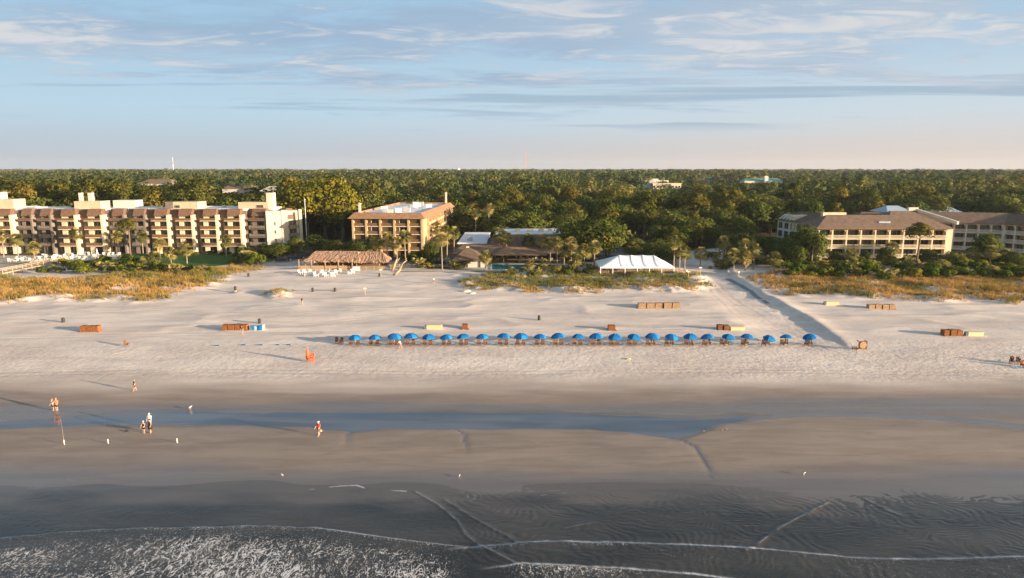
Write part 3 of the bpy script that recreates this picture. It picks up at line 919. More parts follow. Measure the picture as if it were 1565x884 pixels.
def pine_geo(h, w, nc, n, size, rng, bare=0.48, jit=0.5, tj=0.07):
    C = []; Rr = []
    for i in range(nc):
        t = rng.uniform(0, 1) ** 0.85
        z = h * (bare + (1 - bare) * t * 0.95)
        env = (w / 2) * (0.45 + 0.75 * math.sin(math.pi * min(1, 0.25 + 0.72 * t))) * 0.9
        if t > 0.85: env *= 0.55
        a = rng.uniform(0, 2 * np.pi); q = rng.uniform(0.25, 0.95)
        C.append((math.cos(a) * env * q, math.sin(a) * env * q, z + rng.uniform(-.3, .3)))
        s = rng.uniform(0.17, 0.30) * w
        Rr.append((s, s * rng.uniform(.8, 1.1), s * rng.uniform(0.42, 0.66)))
    return cards(np.array(C), np.array(Rr), n, size, rng, 0.45, jit, 0.3, tj), np.array(C)


def soft_normals(me, nv):
    """leaves shade with the round of their clump"""
    me.polygons.foreach_set('use_smooth', np.ones(len(me.polygons), dtype=bool))
    me.normals_split_custom_set_from_vertices(nv.astype(np.float32))


def leaf_mesh(name, geo, m_):
    me = fast_mesh(name, geo[0], geo[1], geo[2], [m_])
    if len(geo) > 3:
        soft_normals(me, geo[3])
    return me


def trunk_mesh(name, pts, rad, limbs=(), m_='bark', n=7):
    mb = MB(); mb.tube(pts, rad, n)
    for a, b_, r0, r1 in limbs:
        mid = (Vector(a) + Vector(b_)) / 2 + Vector((0, 0, 0.35))
        mb.tube([a, mid, b_], [r0, (r0 + r1) / 2, r1], 5)
    me_o = mb.build(name, m_, None, smooth=True)
    me = me_o.data; bpy.data.objects.remove(me_o)
    return me


OAKS = []; PINES = []; PALMS = []; SHRUBS = []; FANS = []; SMALL = []
for i in range(7):
    rng = np.random.default_rng(100 + i)
    h = 10.0; w = (10.5, 12.5, 9.0, 11.5, 13.5, 8.5, 10.0)[i]
    g = oak_geo(h, w, (36, 42, 30, 38, 46, 28, 34)[i], 84, 0.33, rng)
    lim = [((0, 0, 2.2 + .3 * k), (math.cos(a) * w * .33, math.sin(a) * w * .33, 5.2 + (k % 3) * 1.1), 0.22, 0.07) for k, a in enumerate(np.linspace(0, 6.28, 7)[:-1] + i)]
    OAKS.append((trunk_mesh('oak_trunk', [(0, 0, -0.4), (0.1, 0, 1.5), (0.25, .1, 3.5), (0.1, .2, 7.5)], [0.5, 0.38, 0.3, 0.1], lim), leaf_mesh('oak_crown', g, 'oak')))
for i in range(6):
    rng = np.random.default_rng(200 + i)
    h = 20.0; w = (8.5, 10.5, 7.5, 9.5, 12.0, 9.0)[i]; bare = (0.45, 0.5, 0.58, 0.4, 0.36, 0.52)[i]
    g, C = pine_geo(h, w, (30, 36, 24, 36, 44, 30)[i], 58, 0.40, rng, bare)
    lim = [((0, 0, float(c[2]) - 0.6), tuple(c), 0.10, 0.035) for c in C[:14]]
    PINES.append((trunk_mesh('pine_trunk', [(0, 0, -0.5), (0.15, 0, 6), (-0.1, 0.1, 13), (0, 0, 19.3)], [0.36, 0.28, 0.19, 0.05], lim), leaf_mesh('pine_crown', g, 'pine')))


rng = np.random.default_rng(290)
g, C = pine_geo(20.0, 8.5, 20, 70, 0.34, rng, 0.74)
PINES.append((trunk_mesh('pine_trunk', [(0, 0, -0.5), (0.2, 0, 6), (-0.1, 0.1, 13), (0, 0, 19.0)], [0.42, 0.36, 0.28, 0.08], [((0, 0, float(c[2]) - 1.2), tuple(c), 0.12, 0.04) for c in C[:16]]), leaf_mesh('pine_crown', g, 'pine')))
GOLD = []
for i in range(4):
    rng = np.random.default_rng(260 + i)
    GOLD.append(leaf_mesh('oak_crown', oak_geo(10.0, 8.6, 44, 90, 0.26, rng, 0.18), 'golden'))


def fan_geo(n, rng, spread=(-0.9, 1.35), plen=0.9, flen=1.0, dead=0, nleaf=7, c=(0, 0, 0)):
    """fan leaves on stalks round one head: each fan is a pleated half disc whose tips droop"""
    V = []; Q = []; T = []
    for i in range(n + dead):
        a = rng.uniform(0, 2 * np.pi)
        el = rng.uniform(*spread) if i < n else rng.uniform(-1.45, -0.95)
        L = plen * rng.uniform(0.75, 1.2) * (1 if i < n else 0.55); fl = flen * rng.uniform(0.8, 1.2)
        d = np.array([math.cos(a) * math.cos(el), math.sin(a) * math.cos(el), math.sin(el)])
        side = np.array([-math.sin(a), math.cos(a), 0])
        nrm = np.cross(d, side); tw = rng.normal(0, 0.4)
        side = side * math.cos(tw) + nrm * math.sin(tw); nrm = np.cross(d, side)
        p0 = np.array(c); p1 = p0 + d * L
        t = (rng.normal(0.46, 0.13) if i < n else rng.normal(0.88, 0.06))
        o = len(V)
        V += [p0 - side * .02, p0 + side * .02, p1 + side * .02, p1 - side * .02]; Q.append((o, o + 1, o + 2, o + 3)); T += [t] * 4
        for k in range(nleaf):
            f0 = (k - nleaf / 2 + 0.08) / nleaf * 2.5; f1 = (k + 1 - nleaf / 2 - 0.08) / nleaf * 2.5
            e0 = d * math.cos(f0) + side * math.sin(f0); e1 = d * math.cos(f1) + side * math.sin(f1); em = (e0 + e1) / 2
            q0 = p1 + e0 * fl * 0.62; q1 = p1 + e1 * fl * 0.62
            tipp = p1 + em * fl - np.array([0, 0, 1]) * fl * 0.30
            o = len(V)
            V += [p1, q0, tipp, q1]; Q.append((o, o + 1, o + 2, o + 3)); T += [t + rng.normal(0, .05)] * 4
    return np.array(V), np.array(Q), np.clip(np.array(T), 0, 1)


for i in range(5):
    rng = np.random.default_rng(300 + i)
    g = fan_geo(54, rng, (-0.8, 1.4), 0.95, 1.05, 10)
    PALMS.append(leaf_mesh('palm_crown', g, 'palm'))
for i in range(4):
    rng = np.random.default_rng(330 + i)
    parts_ = []
    o = 0; Vs = []; Qs = []; Ts = []
    for j in range(4):
        c = (rng.uniform(-.8, .8), rng.uniform(-.8, .8), rng.uniform(0.1, 0.7))
        v, q, t = fan_geo(15, rng, (-0.1, 1.4), 0.8, 0.8, 0, 5, c)
        Vs.append(v); Qs.append(q + o); Ts.append(t); o += len(v)
    FANS.append(fast_mesh('palmetto_fronds', np.concatenate(Vs), np.concatenate(Qs), np.concatenate(Ts), ['palm']))
for i in range(4):
    rng = np.random.default_rng(360 + i)
    g = oak_geo(2.0, 3.0, 11, 70, 0.17, rng, 0.0)
    SHRUBS.append(leaf_mesh('shrub_foliage', g, 'shrub'))
PT = MB().tube([(0, 0, -0.5), (0.02, 0, 0.33), (0, 0.02, 0.66), (0, 0, 1.0)], [1.15, 0.95, 0.85, 1.0], 7).build('palm_trunk', 'palmbark', None, smooth=True)
PTM = PT.data; bpy.data.objects.remove(PT)
STEM = trunk_mesh('shrub_stem', [(0, 0, -0.3), (0.02, 0, 0.9)], [0.07, 0.03], [((0, 0, 0.1), (0.5, 0.2, 0.9), .04, .02), ((0, 0, 0.1), (-0.4, 0.3, 0.9), .04, .02)], 'bark', 5)


def put(name, me, parent, loc=(0, 0, 0), sc=(1, 1, 1)):
    o = bpy.data.objects.new(name, me); COL.objects.link(o); o.parent = parent; o.location = loc; o.scale = sc
    return o


def oak(p, h, wf, i, label, group=None, mi=None):
    t = thing('oak_tree', label, 'tree', p, group, random.uniform(0, 6.28))
    s = h / 10.0
    tr, cr = OAKS[i % len(OAKS)]
    put('trunk', tr, t, sc=(s * .9, s * .9, s)); c = put('crown', cr, t, sc=(s * wf, s * wf, s))
    return t


def pine(p, h, wf, i, label, group=None):
    t = thing('pine_tree', label, 'tree', p, group, random.uniform(0, 6.28))
    s = h / 20.0
    tr, cr = PINES[i % len(PINES)]
    put('trunk', tr, t, sc=(s * wf, s * wf, s)); put('crown', cr, t, sc=(s * wf, s * wf, s))
    return t


def palm(p, h, label, group='cabbage palms', k=None, cs=1.0):
    t = thing('palm_tree', label, 'palm', p, group, random.uniform(0, 6.28))
    k = k if k is not None else random.randrange(5)
    hs = max(0.5, h - 1.35 * cs)
    tr = put('trunk', PTM, t, sc=(0.19, 0.19, hs)); tr.rotation_euler = (random.uniform(-.03, .03), random.uniform(-.03, .03), 0)
    put('crown', PALMS[k], t, (0, 0, hs), (cs, cs, cs))
    return t


def shrub(p, s, label, group, fan=False):
    t = thing('palmetto_shrub' if fan else 'shrub', label, 'shrub', p, group, random.uniform(0, 6.28))
    z = s * random.uniform(0.75, 1.2)
    put('fronds' if fan else 'foliage', random.choice(FANS if fan else SHRUBS), t, sc=(s, s, z))
    if not fan:
        put('stem', STEM, t, sc=(s, s, z))
    return t


def tree_at(px, base, top):
    g = GT(px, base)
    return g, max(1.5, ZR(top, g.y) - g.z)


# palms one can point at: (column, foot row, top row, label)
PALM_LIST = [
    (182, 389, 354, 'slim palm standing just left of the flat-topped pine before the condominium'),
    (219, 390, 355, 'slim leaning palm just right of the flat-topped pine before the condominium'),
    (119, 391, 350, 'palm before the condominium bay under the pair of chimneys'),
    (28, 392, 358, 'palm at the left edge of the white pool loungers'),
    (53, 400, 371, 'palm with an orange-lit trunk among the white pool loungers'),
    (6, 394, 352, 'bushy palm at the far left before the condominium'),
    (245, 394, 365, 'palm before the first right-hand condominium bay, rising from the lawn edge'),
    (286, 403, 373, 'lone thin palm standing in the middle of the lawn'),
    (262, 406, 378, 'palm on the lawn left of the lone thin palm'),
    (237, 410, 386, 'short stout palm at the seaward left corner of the lawn'),
    (346, 392, 361, 'palm against the condominium at the back right of the lawn'),
    (575, 404, 362, 'palm just behind the right end of the thatched roof'),
    (593, 405, 357, 'palm before the tan hotel, leftmost of its front clump'),
    (607, 406, 363, 'palm with thick trunk in the clump before the tan hotel'),
    (620, 405, 354, 'thin palm at the right of the clump before the tan hotel'),
    (676, 413, 357, 'tall bare-trunked palm right of the tan hotel near the shingled hut'),
    (683, 407, 346, 'palm directly behind the tall bare-trunked palm by the shingled hut'),
    (668, 402, 341, 'palm against the right side wall of the tan hotel'),
    (694, 400, 348, 'palm between the tan hotel and the shingled hut'),
    (742, 413, 384, 'short palm at the right corner of the shingled hut'),
    (727, 372, 321, 'tall palm behind the restaurant, leftmost of a pair of high crowns'),
    (748, 372, 312, 'tallest palm behind the restaurant, its crown above the white flat roof'),
    (779, 366, 331, 'palm behind the middle of the restaurant roof'),
    (763, 396, 350, 'palm before the left end of the upper restaurant wall'),
    (774, 397, 355, 'palm before the restaurant, right beside another of equal height'),
    (807, 396, 359, 'palm before the middle of the restaurant'),
    (828, 398, 359, 'palm before the right half of the restaurant, single slim trunk'),
    (841, 408, 364, 'palm with pale trunk beside the teal swimming pool'),
    (851, 410, 363, 'palm with pale leaning trunk beside the teal swimming pool'),
    (862, 404, 376, 'lower palm before the right end of the restaurant'),
    (873, 406, 363, 'palm at the right corner of the restaurant'),
    (811, 421, 397, 'short palm on the dune edge before the teal pool'),
    (832, 422, 396, 'short thick palm on the dune edge right of the teal pool'),
    (781, 419, 410, 'tiny palm on the dune edge before the pool'),
    (879, 416, 388, 'palm behind the fence left of the white marquee'),
    (893, 413, 374, 'palm left of the white marquee under the grey-green oak'),
    (908, 411, 369, 'palm nearest the left end of the white marquee'),
    (966, 396, 371, 'palm behind the white marquee whose round crown shows over its ridge'),
    (993, 395, 378, 'low palm behind the right end of the marquee ridge'),
    (1029, 415, 362, 'tall palm at the right end of the white marquee'),
    (1038, 415, 372, 'palm in the clump at the right end of the marquee, broad crown'),
    (1046, 414, 377, 'rightmost palm of the clump beside the marquee'),
    (1070, 407, 379, 'dark palm standing by the sandy way behind the marquee'),
    (1104, 405, 362, 'tallest palm at the head of the sandy way'),
    (1121, 413, 381, 'round-headed palm at the right side of the sandy way'),
    (1136, 408, 366, 'palm in the cluster right of the sandy way, rear one'),
    (1139, 414, 386, 'small palm in the cluster right of the sandy way, lowest one'),
    (1151, 412, 374, 'palm at the right end of the cluster beside the sandy way'),
    (1183, 414, 387, 'squat palm at the left end of the green shrub belt'),
    (1058, 372, 338, 'pale palm crown showing over the dark trees behind the marquee'),
    (1072, 372, 340, 'second pale palm crown over the dark trees behind the marquee'),
    (1361, 406, 371, 'palm before the middle of the cream hotel'),
    (1484, 409, 378, 'palm right of the sunlit corner of the cream hotel'),
    (1512, 411, 377, 'rust-tinted palm before the shaded hotel wing'),
    (1536, 409, 382, 'palm before the shaded hotel wing near the right edge'),
    (1300, 408, 380, 'palm before the third bay of the cream hotel'),
]
for a, b_, c_, lab in PALM_LIST:
    g, h = tree_at(a, b_, c_)
    palm(g, h, lab, cs=1.22 if h > 4 else 0.9)

# trees one can point at
for kind, a, b_, c_, wf, i, lab in [
    ('pine', 201, 400, 336, 1.15, 6, 'lone flat-topped pine before the recessed condominium facade'),
    ('pine', 1400, 418, 343, 1.1, 6, 'lone tall bare-trunked pine before the cream hotel'),
    ('gold', 498, 366, 271, 1.05, 0, 'tallest sunlit yellow-green tree between the condominium and the tan hotel'),
    ('gold', 470, 367, 279, 0.95, 1, 'sunlit yellow-green tree left of the tallest one beside the condominium end wall'),
    ('gold', 524, 368, 286, 0.85, 2, 'sunlit yellow-green tree right of the tallest one beside the tan hotel'),
    ('gold', 447, 362, 283, 0.85, 3, 'sunlit yellow-green tree rising directly behind the condominium end wall'),
    ('oak', 487, 390, 358, 1.05, 1, 'dark low oak between the condominium and the thatched bar'),
    ('oak', 512, 395, 366, 1.0, 3, 'round low oak behind the left end of the thatched roof'),
    ('oak', 545, 396, 368, 1.0, 0, 'round low oak behind the middle of the thatched roof'),
    ('oak', 572, 394, 361, 0.9, 2, 'low oak covering the left lower storeys of the tan hotel'),
    ('oak', 425, 397, 372, 1.1, 4, 'dark green low oak at the right end of the condominium'),
    ('oak', 452, 394, 364, 1.0, 6, 'low oak beside the condominium end wall'),
    ('oak', 660, 404, 368, 0.85, 5, 'dark oak against the right side of the tan hotel'),
    ('oak', 645, 402, 381, 0.9, 2, 'small dark oak at the foot of the tan hotel corner'),
    ('pine', 926, 392, 304, 0.95, 3, 'bright yellow-green pine rising behind the left of the marquee'),
    ('oak', 905, 398, 334, 1.15, 4, 'large grey-green oak between the restaurant and the marquee'),
    ('oak', 881, 396, 345, 1.0, 1, 'grey-green oak right behind the restaurant corner'),
    ('oak', 930, 398, 352, 0.9, 0, 'grey-green oak just left of the car park'),
    ('pine', 984, 372, 294, 0.85, 5, 'slim rust-brown pine above the dark trees behind the marquee'),
    ('oak', 1215, 412, 374, 0.8, 2, 'yellowish oak left of the cream hotel, nearest the dune'),
    ('oak', 1238, 412, 350, 0.75, 5, 'tall sunlit oak hiding the left corner of the cream hotel'),
    ('oak', 1205, 406, 362, 0.9, 1, 'dark oak left of the sunlit one beside the cream hotel'),
    ('oak', 1228, 398, 345, 0.85, 6, 'oak before the blue-shaded side wing of the cream hotel'),
    ('oak', 1352, 405, 377, 0.75, 0, 'low bushy oak before the middle of the cream hotel'),
    ('oak', 1418, 407, 379, 0.9, 3, 'low bushy oak before the right bays of the cream hotel'),
    ('oak', 1322, 405, 383, 0.9, 5, 'small dark oak before the left bays of the cream hotel'),
    ('oak', 1452, 410, 384, 1.0, 1, 'round low oak under the sunlit corner of the cream hotel'),
    ('oak', 1505, 404, 355, 0.8, 2, 'dark tree before the shaded wing of the hotel'),
    ('oak', 1548, 412, 386, 1.0, 4, 'low oak at the right edge before the shaded wing'),
    ('oak', 1278, 406, 386, 1.0, 6, 'low dark oak before the second bay of the cream hotel'),
]:
    g, h = tree_at(a, b_, c_)
    if kind == 'gold':
        t = oak(g, h, wf, i, lab)
        [c for c in t.children if c.name.startswith('crown')][0].data = GOLD[i]
        t.name = 'broadleaf_tree'
    else:
        (oak if kind == 'oak' else pine)(g, h, wf, i, lab)

# shrub belts, every bush its own
rs = random.Random(5)


def belt(rows, size, what, group, fan=0.3, where='', maxtop=None):
    items = []
    for (a0, a1, row, n) in rows:
        for k in range(n):
            a = a0 + (a1 - a0) * (k + rs.uniform(0.1, 0.9)) / n
            items.append((a, row + rs.uniform(-3, 3)))
    items.sort()
    out = []
    for k, (a, r_) in enumerate(items):
        f = rs.random() < fan
        out.append((a, r_, f))
    cnt = {}
    for a, r_, f in out:
        fi = 'palmetto' if f else 'leafy'
        key = (fi, r_ > (rows[0][2] + rows[-1][2]) / 2)
        cnt[key] = cnt.get(key, 0) + 1
    seen = {}
    for a, r_, f in out:
        fi = 'palmetto' if f else 'leafy'
        low = r_ > (rows[0][2] + rows[-1][2]) / 2
        seen[(fi, low)] = seen.get((fi, low), 0) + 1
        k = seen[(fi, low)]
        nm = ORD[k - 1] if k <= len(ORD) else 'number %d' % k
        shrub(GT(a, r_), size * rs.uniform(0.75, 1.25), f'{nm} {"palmetto" if f else "leafy bush"} from left, {"seaward" if low else "landward"} side {where}', group, f)


belt([(1195, 1600, 404, 16), (1190, 1600, 411, 22), (1200, 1600, 418, 26), (1230, 1600, 424, 24)], 1.55, '', 'bushes before the cream hotel', 0.25, 'of the belt before the cream hotel')
belt([(150, 232, 406, 6), (95, 250, 412, 11), (60, 330, 418, 19)], 1.25, '', 'bushes behind the left dune', 0.2, 'of the belt behind the left dune')
belt([(362, 402, 396, 5), (356, 400, 404, 7)], 1.7, '', 'palmettos at the lawn corner', 0.8, 'of the clump at the lawn corner')
belt([(395, 450, 388, 6), (400, 440, 396, 4)], 1.5, '', 'bushes at the condominium end', 0.3, 'of the thicket below the condominium end wall')
belt([(625, 655, 398, 3), (632, 660, 409, 4), (690, 715, 412, 2)], 1.3, '', 'bushes by the boardwalk rail', 0.5, 'of the scrub by the boardwalk rail')
belt([(790, 905, 413, 9), (800, 920, 420, 7)], 0.95, '', 'bushes along the pool fence', 0.5, 'of the scrub along the pool fence')
belt([(1075, 1112, 397, 4), (1098, 1112, 412, 3), (1150, 1200, 404, 6)], 1.2, '', 'bushes beside the sandy way', 0.4, 'of the scrub beside the sandy way')
belt([(235, 370, 391, 11)], 0.8, '', 'clipped bushes at the condominium foot', 0.0, 'of the condominium foot row')

# forest
BLOCK = [(-97, -56, 215, 277), (-260, -70, 200, 262), (-70, -58, 200, 240), (-58, -20, 200, 306), (-24, 31, 200, 262), (27, 46, 200, 206), (30, 52, 224, 292), (91, 260, 190, 292)]
WAY = [(56, 180), (57.5, 205), (61, 220), (70, 236), (84, 246)]
WINDOWS = [(962, 1046, 289, 600), (1046, 1210, 280, 820), (210, 268, 285, 440), (322, 430, 296, 400), (1262, 1275, 308, 460), (610, 660, 300, 305), (1440, 1500, 324, 340)]
LANDMARK = [(-200, 'the condominium left part'), (110, 'the chimney pair'), (200, 'the condominium recess'), (290, 'the condominium right part'), (400, 'the condominium end tower'),
            (470, 'the gap by the hotel'), (560, 'the tan hotel roof'), (690, 'the shingled hut'), (770, 'the restaurant'), (870, 'the restaurant right corner'), (920, 'the white marquee'), (1000, 'the marquee right end'),
            (1070, 'the sandy way'), (1140, 'the palm cluster'), (1200, 'the cream side wing'), (1270, 'the cream hotel left bays'), (1360, 'the cream hotel right bays'), (1450, 'the shaded hotel wing')]


def height_for(x, y, r):
    px = PIX(x, y, 10)[0]
    left = 1 - sstep(520, 640, px)
    a = np.interp(y, [206, 230, 262, 300, 360, 460, 900], [5.5, 7.5, 10.5, 15.0, 18.0, 19.0, 20.5])
    b_ = np.interp(y, [230, 262, 275, 320, 460, 900], [10.0, 15.0, 18.5, 18.5, 19, 20.5])
    return float(a * (1 - left) + b_ * left) * r


def allowed(x, y, pad=0.0):
    for x0, x1, y0, y1 in BLOCK:
        if x0 - pad < x < x1 + pad and y0 - pad < y < y1 + pad:
            return False
    return y > 250 or float(line_dist(WAY, np.array([x]), np.array([y]))[0]) > 7.5


def limit(px, y, h):
    for a, b_, row, yb in WINDOWS:
        if a - 6 < px < b_ + 6 and y < yb:
            h = min(h, ZR(row, y) - 3.2)
    return h


cand = []
rf = random.Random(21)
y = 208.0
while y < 412:
    s = 8.6 if y < 330 else 9.6
    x = -0.86 * y - 10
    while x < 0.86 * y + 10:
        xx = x + rf.uniform(-.42, .42) * s; yy = y + rf.uniform(-.45, .45) * s
        x += s
        if not allowed(xx, yy, 1.0):
            continue
        px = PIX(xx, yy, 10)[0]
        n_ = float(fbm(np.array([xx / 35]), np.array([yy / 35]), 2, 501)[0])
        is_pine = rf.random() < (0.62 if px < 560 else 0.30) * (0.4 + 1.2 * n_)
        h = height_for(xx, yy, rf.uniform(0.82, 1.16)) * (1.16 if is_pine and yy > 265 else 1.0)
        h = limit(px, yy, h)
        if h < 5:
            continue
        cand.append((yy, xx, px, h, is_pine))
    y += s * 0.93
cand.sort()
solo = []; rest = []
co = cp = 0
for c_ in cand:
    if -45 < c_[2] < 1610:
        if c_[4] and cp < 200:
            cp += 1; solo.append(c_); continue
        if not c_[4] and co < 262:
            co += 1; solo.append(c_); continue
    rest.append(c_)
cells = {}
for c_ in solo:
    lm = [t for a, t in LANDMARK if a <= c_[2]][-1]
    band = int((c_[0] - 200) // 27)
    cells.setdefault((lm, band, c_[4]), []).append(c_)
for (lm, band, ip), L_ in cells.items():
    L_.sort(key=lambda q: q[2])
    for k, (yy, xx, px, h, _) in enumerate(L_):
        row = ('nearest row', 'second row', 'third row', 'fourth row', 'fifth row', 'sixth row', 'seventh row', 'eighth row')[band]
        kind = 'pine' if ip else 'oak'
        if len(L_) == 1:
            lab = f'lone {kind}, {row}, behind {lm}'
        else:
            lab = f'{ORD[k]} {kind} from left, {row}, behind {lm}'
        p = (xx, yy, TZ(xx, yy) - 0.1)
        if ip:
            pine(p, h, rf.uniform(0.85, 1.25), rf.randrange(6), lab, 'forest pines')
        else:
            oak(p, h, rf.uniform(0.85, 1.15) * (1.15 if h < 12 else 0.88), rf.randrange(7), lab, 'forest oaks')

# the wood beyond, which reads as one mass
far = [(xx, yy, h, ip) for (yy, xx, px, h, ip) in rest]
y = 412.0
while y < 3600:
    s = np.interp(y, [400, 700, 1200, 2000, 3600], [9.5, 11.5, 17, 28, 46])
    hw = 0.84 * y + 40
    x = -hw
    while x < hw:
        xx = x + rf.uniform(-.45, .45) * s; yy = y + rf.uniform(-.5, .5) * s
        x += s
        px = PIX(xx, yy, 10)[0]
        ip = rf.random() < 0.42
        big = float(vnoise(np.array([xx / 90]), np.array([yy / 130]), 531)[0])
        h = height_for(xx, yy, rf.uniform(0.82, 1.12)) * (0.83 + 0.30 * big) * (1.08 if ip else 1)
        h = limit(px, yy, h)
        if h < 5:
            continue
        far.append((xx, yy, h, ip))
    y += s * 0.95
LOD = {}
for lev, (nc, n, sz) in enumerate(((15, 20, 0.95), (9, 13, 1.5), (5, 8, 2.4))):
    for kind in (0, 1):
        for j in range(4):
            rng = np.random.default_rng(900 + lev * 50 + kind * 10 + j)
            if kind == 0:
                g = oak_geo(10.0, 11.0, nc, n, sz * 0.62, rng, 0.06, 0.24, 0.04)
            else:
                g = pine_geo(20.0, 10.5, nc, n, sz * 0.72, rng, 0.42, 0.28, 0.04)[0]
            LOD[(lev, kind, j)] = g
Vs = []; Qs = []; Ts = []; Ns = []; off = 0
for (xx, yy, h, ip) in far:
    lev = 0 if yy < 620 else (1 if yy < 1300 else 2)
    v, q, t, nv = LOD[(lev, int(ip), rf.randrange(4))]
    s = h / (20.0 if ip else 10.0)
    sp = float(np.interp(yy, [400, 1000, 2000, 3600], [1.0, 1.15, 2.0, 3.2]))
    a = rf.uniform(0, 6.28); ca, sa = math.cos(a) * s * sp, math.sin(a) * s * sp
    if not ip:
        ca *= 0.8; sa *= 0.8
    V = np.empty_like(v)
    V[:, 0] = v[:, 0] * ca - v[:, 1] * sa + xx; V[:, 1] = v[:, 0] * sa + v[:, 1] * ca + yy; V[:, 2] = v[:, 2] * s + 2.9
    Vs.append(V.astype(np.float32)); Qs.append(q + off); off += len(v)
    Nn = np.empty_like(nv); l_ = math.hypot(ca, sa); Nn[:, 0] = (nv[:, 0] * ca - nv[:, 1] * sa) / l_; Nn[:, 1] = (nv[:, 0] * sa + nv[:, 1] * ca) / l_; Nn[:, 2] = nv[:, 2]; Ns.append(Nn.astype(np.float32))
    dt = rf.gauss(0.0, 0.12) + 0.55 * (float(vnoise(np.array([xx / 55]), np.array([yy / 85]), 541)[0]) - 0.5) + (0.10 if ip else -0.03)
    Ts.append(np.clip(t + dt, 0, 1).astype(np.float32))
me = fast_mesh('distant_forest', np.concatenate(Vs), np.concatenate(Qs), np.concatenate(Ts), ['far'])
soft_normals(me, np.concatenate(Ns))
fo_ = bpy.data.objects.new('distant_forest', me); COL.objects.link(fo_)
tag(fo_, 'dense green wood stretching back to the horizon', kind='stuff')
print('FAR', len(far), len(me.polygons), 'solo', co, cp)
del Vs, Qs, Ts


# ------------------------------------------------------------------ buildings
def prism_roof(mb, x0, x1, y0, y1, z0, zr, rx0, rx1, ry, mi=0, th=0.25):
    """hip roof with overhang already included: eaves rectangle, ridge from rx0 to rx1 at depth ry"""
    a, b_, c_, d = (x0, y0, z0), (x1, y0, z0), (x1, y1, z0), (x0, y1, z0)
    e, f = (rx0, ry, zr), (rx1, ry, zr)
    lo = [(p[0], p[1], p[2] - th) for p in (a, b_, c_, d)]
    mb.add([a, b_, c_, d, e, f] + lo, [(0, 1, 5, 4), (1, 2, 5), (2, 3, 4, 5), (3, 0, 4), (0, 6, 7, 1), (1, 7, 8, 2), (2, 8, 9, 3), (3, 9, 6, 0), (6, 9, 8, 7)], mi)


def window_part(root, T, u0, u1, z0, z1, y, nm=2, fr=0.06, frame_m='mullion'):
    """dark glazing with its frame as a sub-part"""
    g = MB(T); g.box(u0, u1, y, y + 0.05, z0, z1)
    w = g.build('window', 'glass', root)
    f = MB(T)
    f.box(u0, u1, y - 0.05, y - 0.003, z1 - fr, z1); f.box(u0, u1, y - 0.05, y - 0.003, z0, z0 + fr)
    for k in range(nm + 1):
        c = u0 + (u1 - u0 - fr) * k / nm
        f.box(c, c + fr, y - 0.048, y - 0.003, z0 + fr, z1 - fr)
    f.build('frame', frame_m, w)
    return w


# --- left condominium
GZ = 2.95
cd = thing('condominium', 'long five-storey cream and brown stepped condominium at the left behind the lawn and pool', 'apartment building', (-125, 234, GZ), world=True)
FH = 2.85


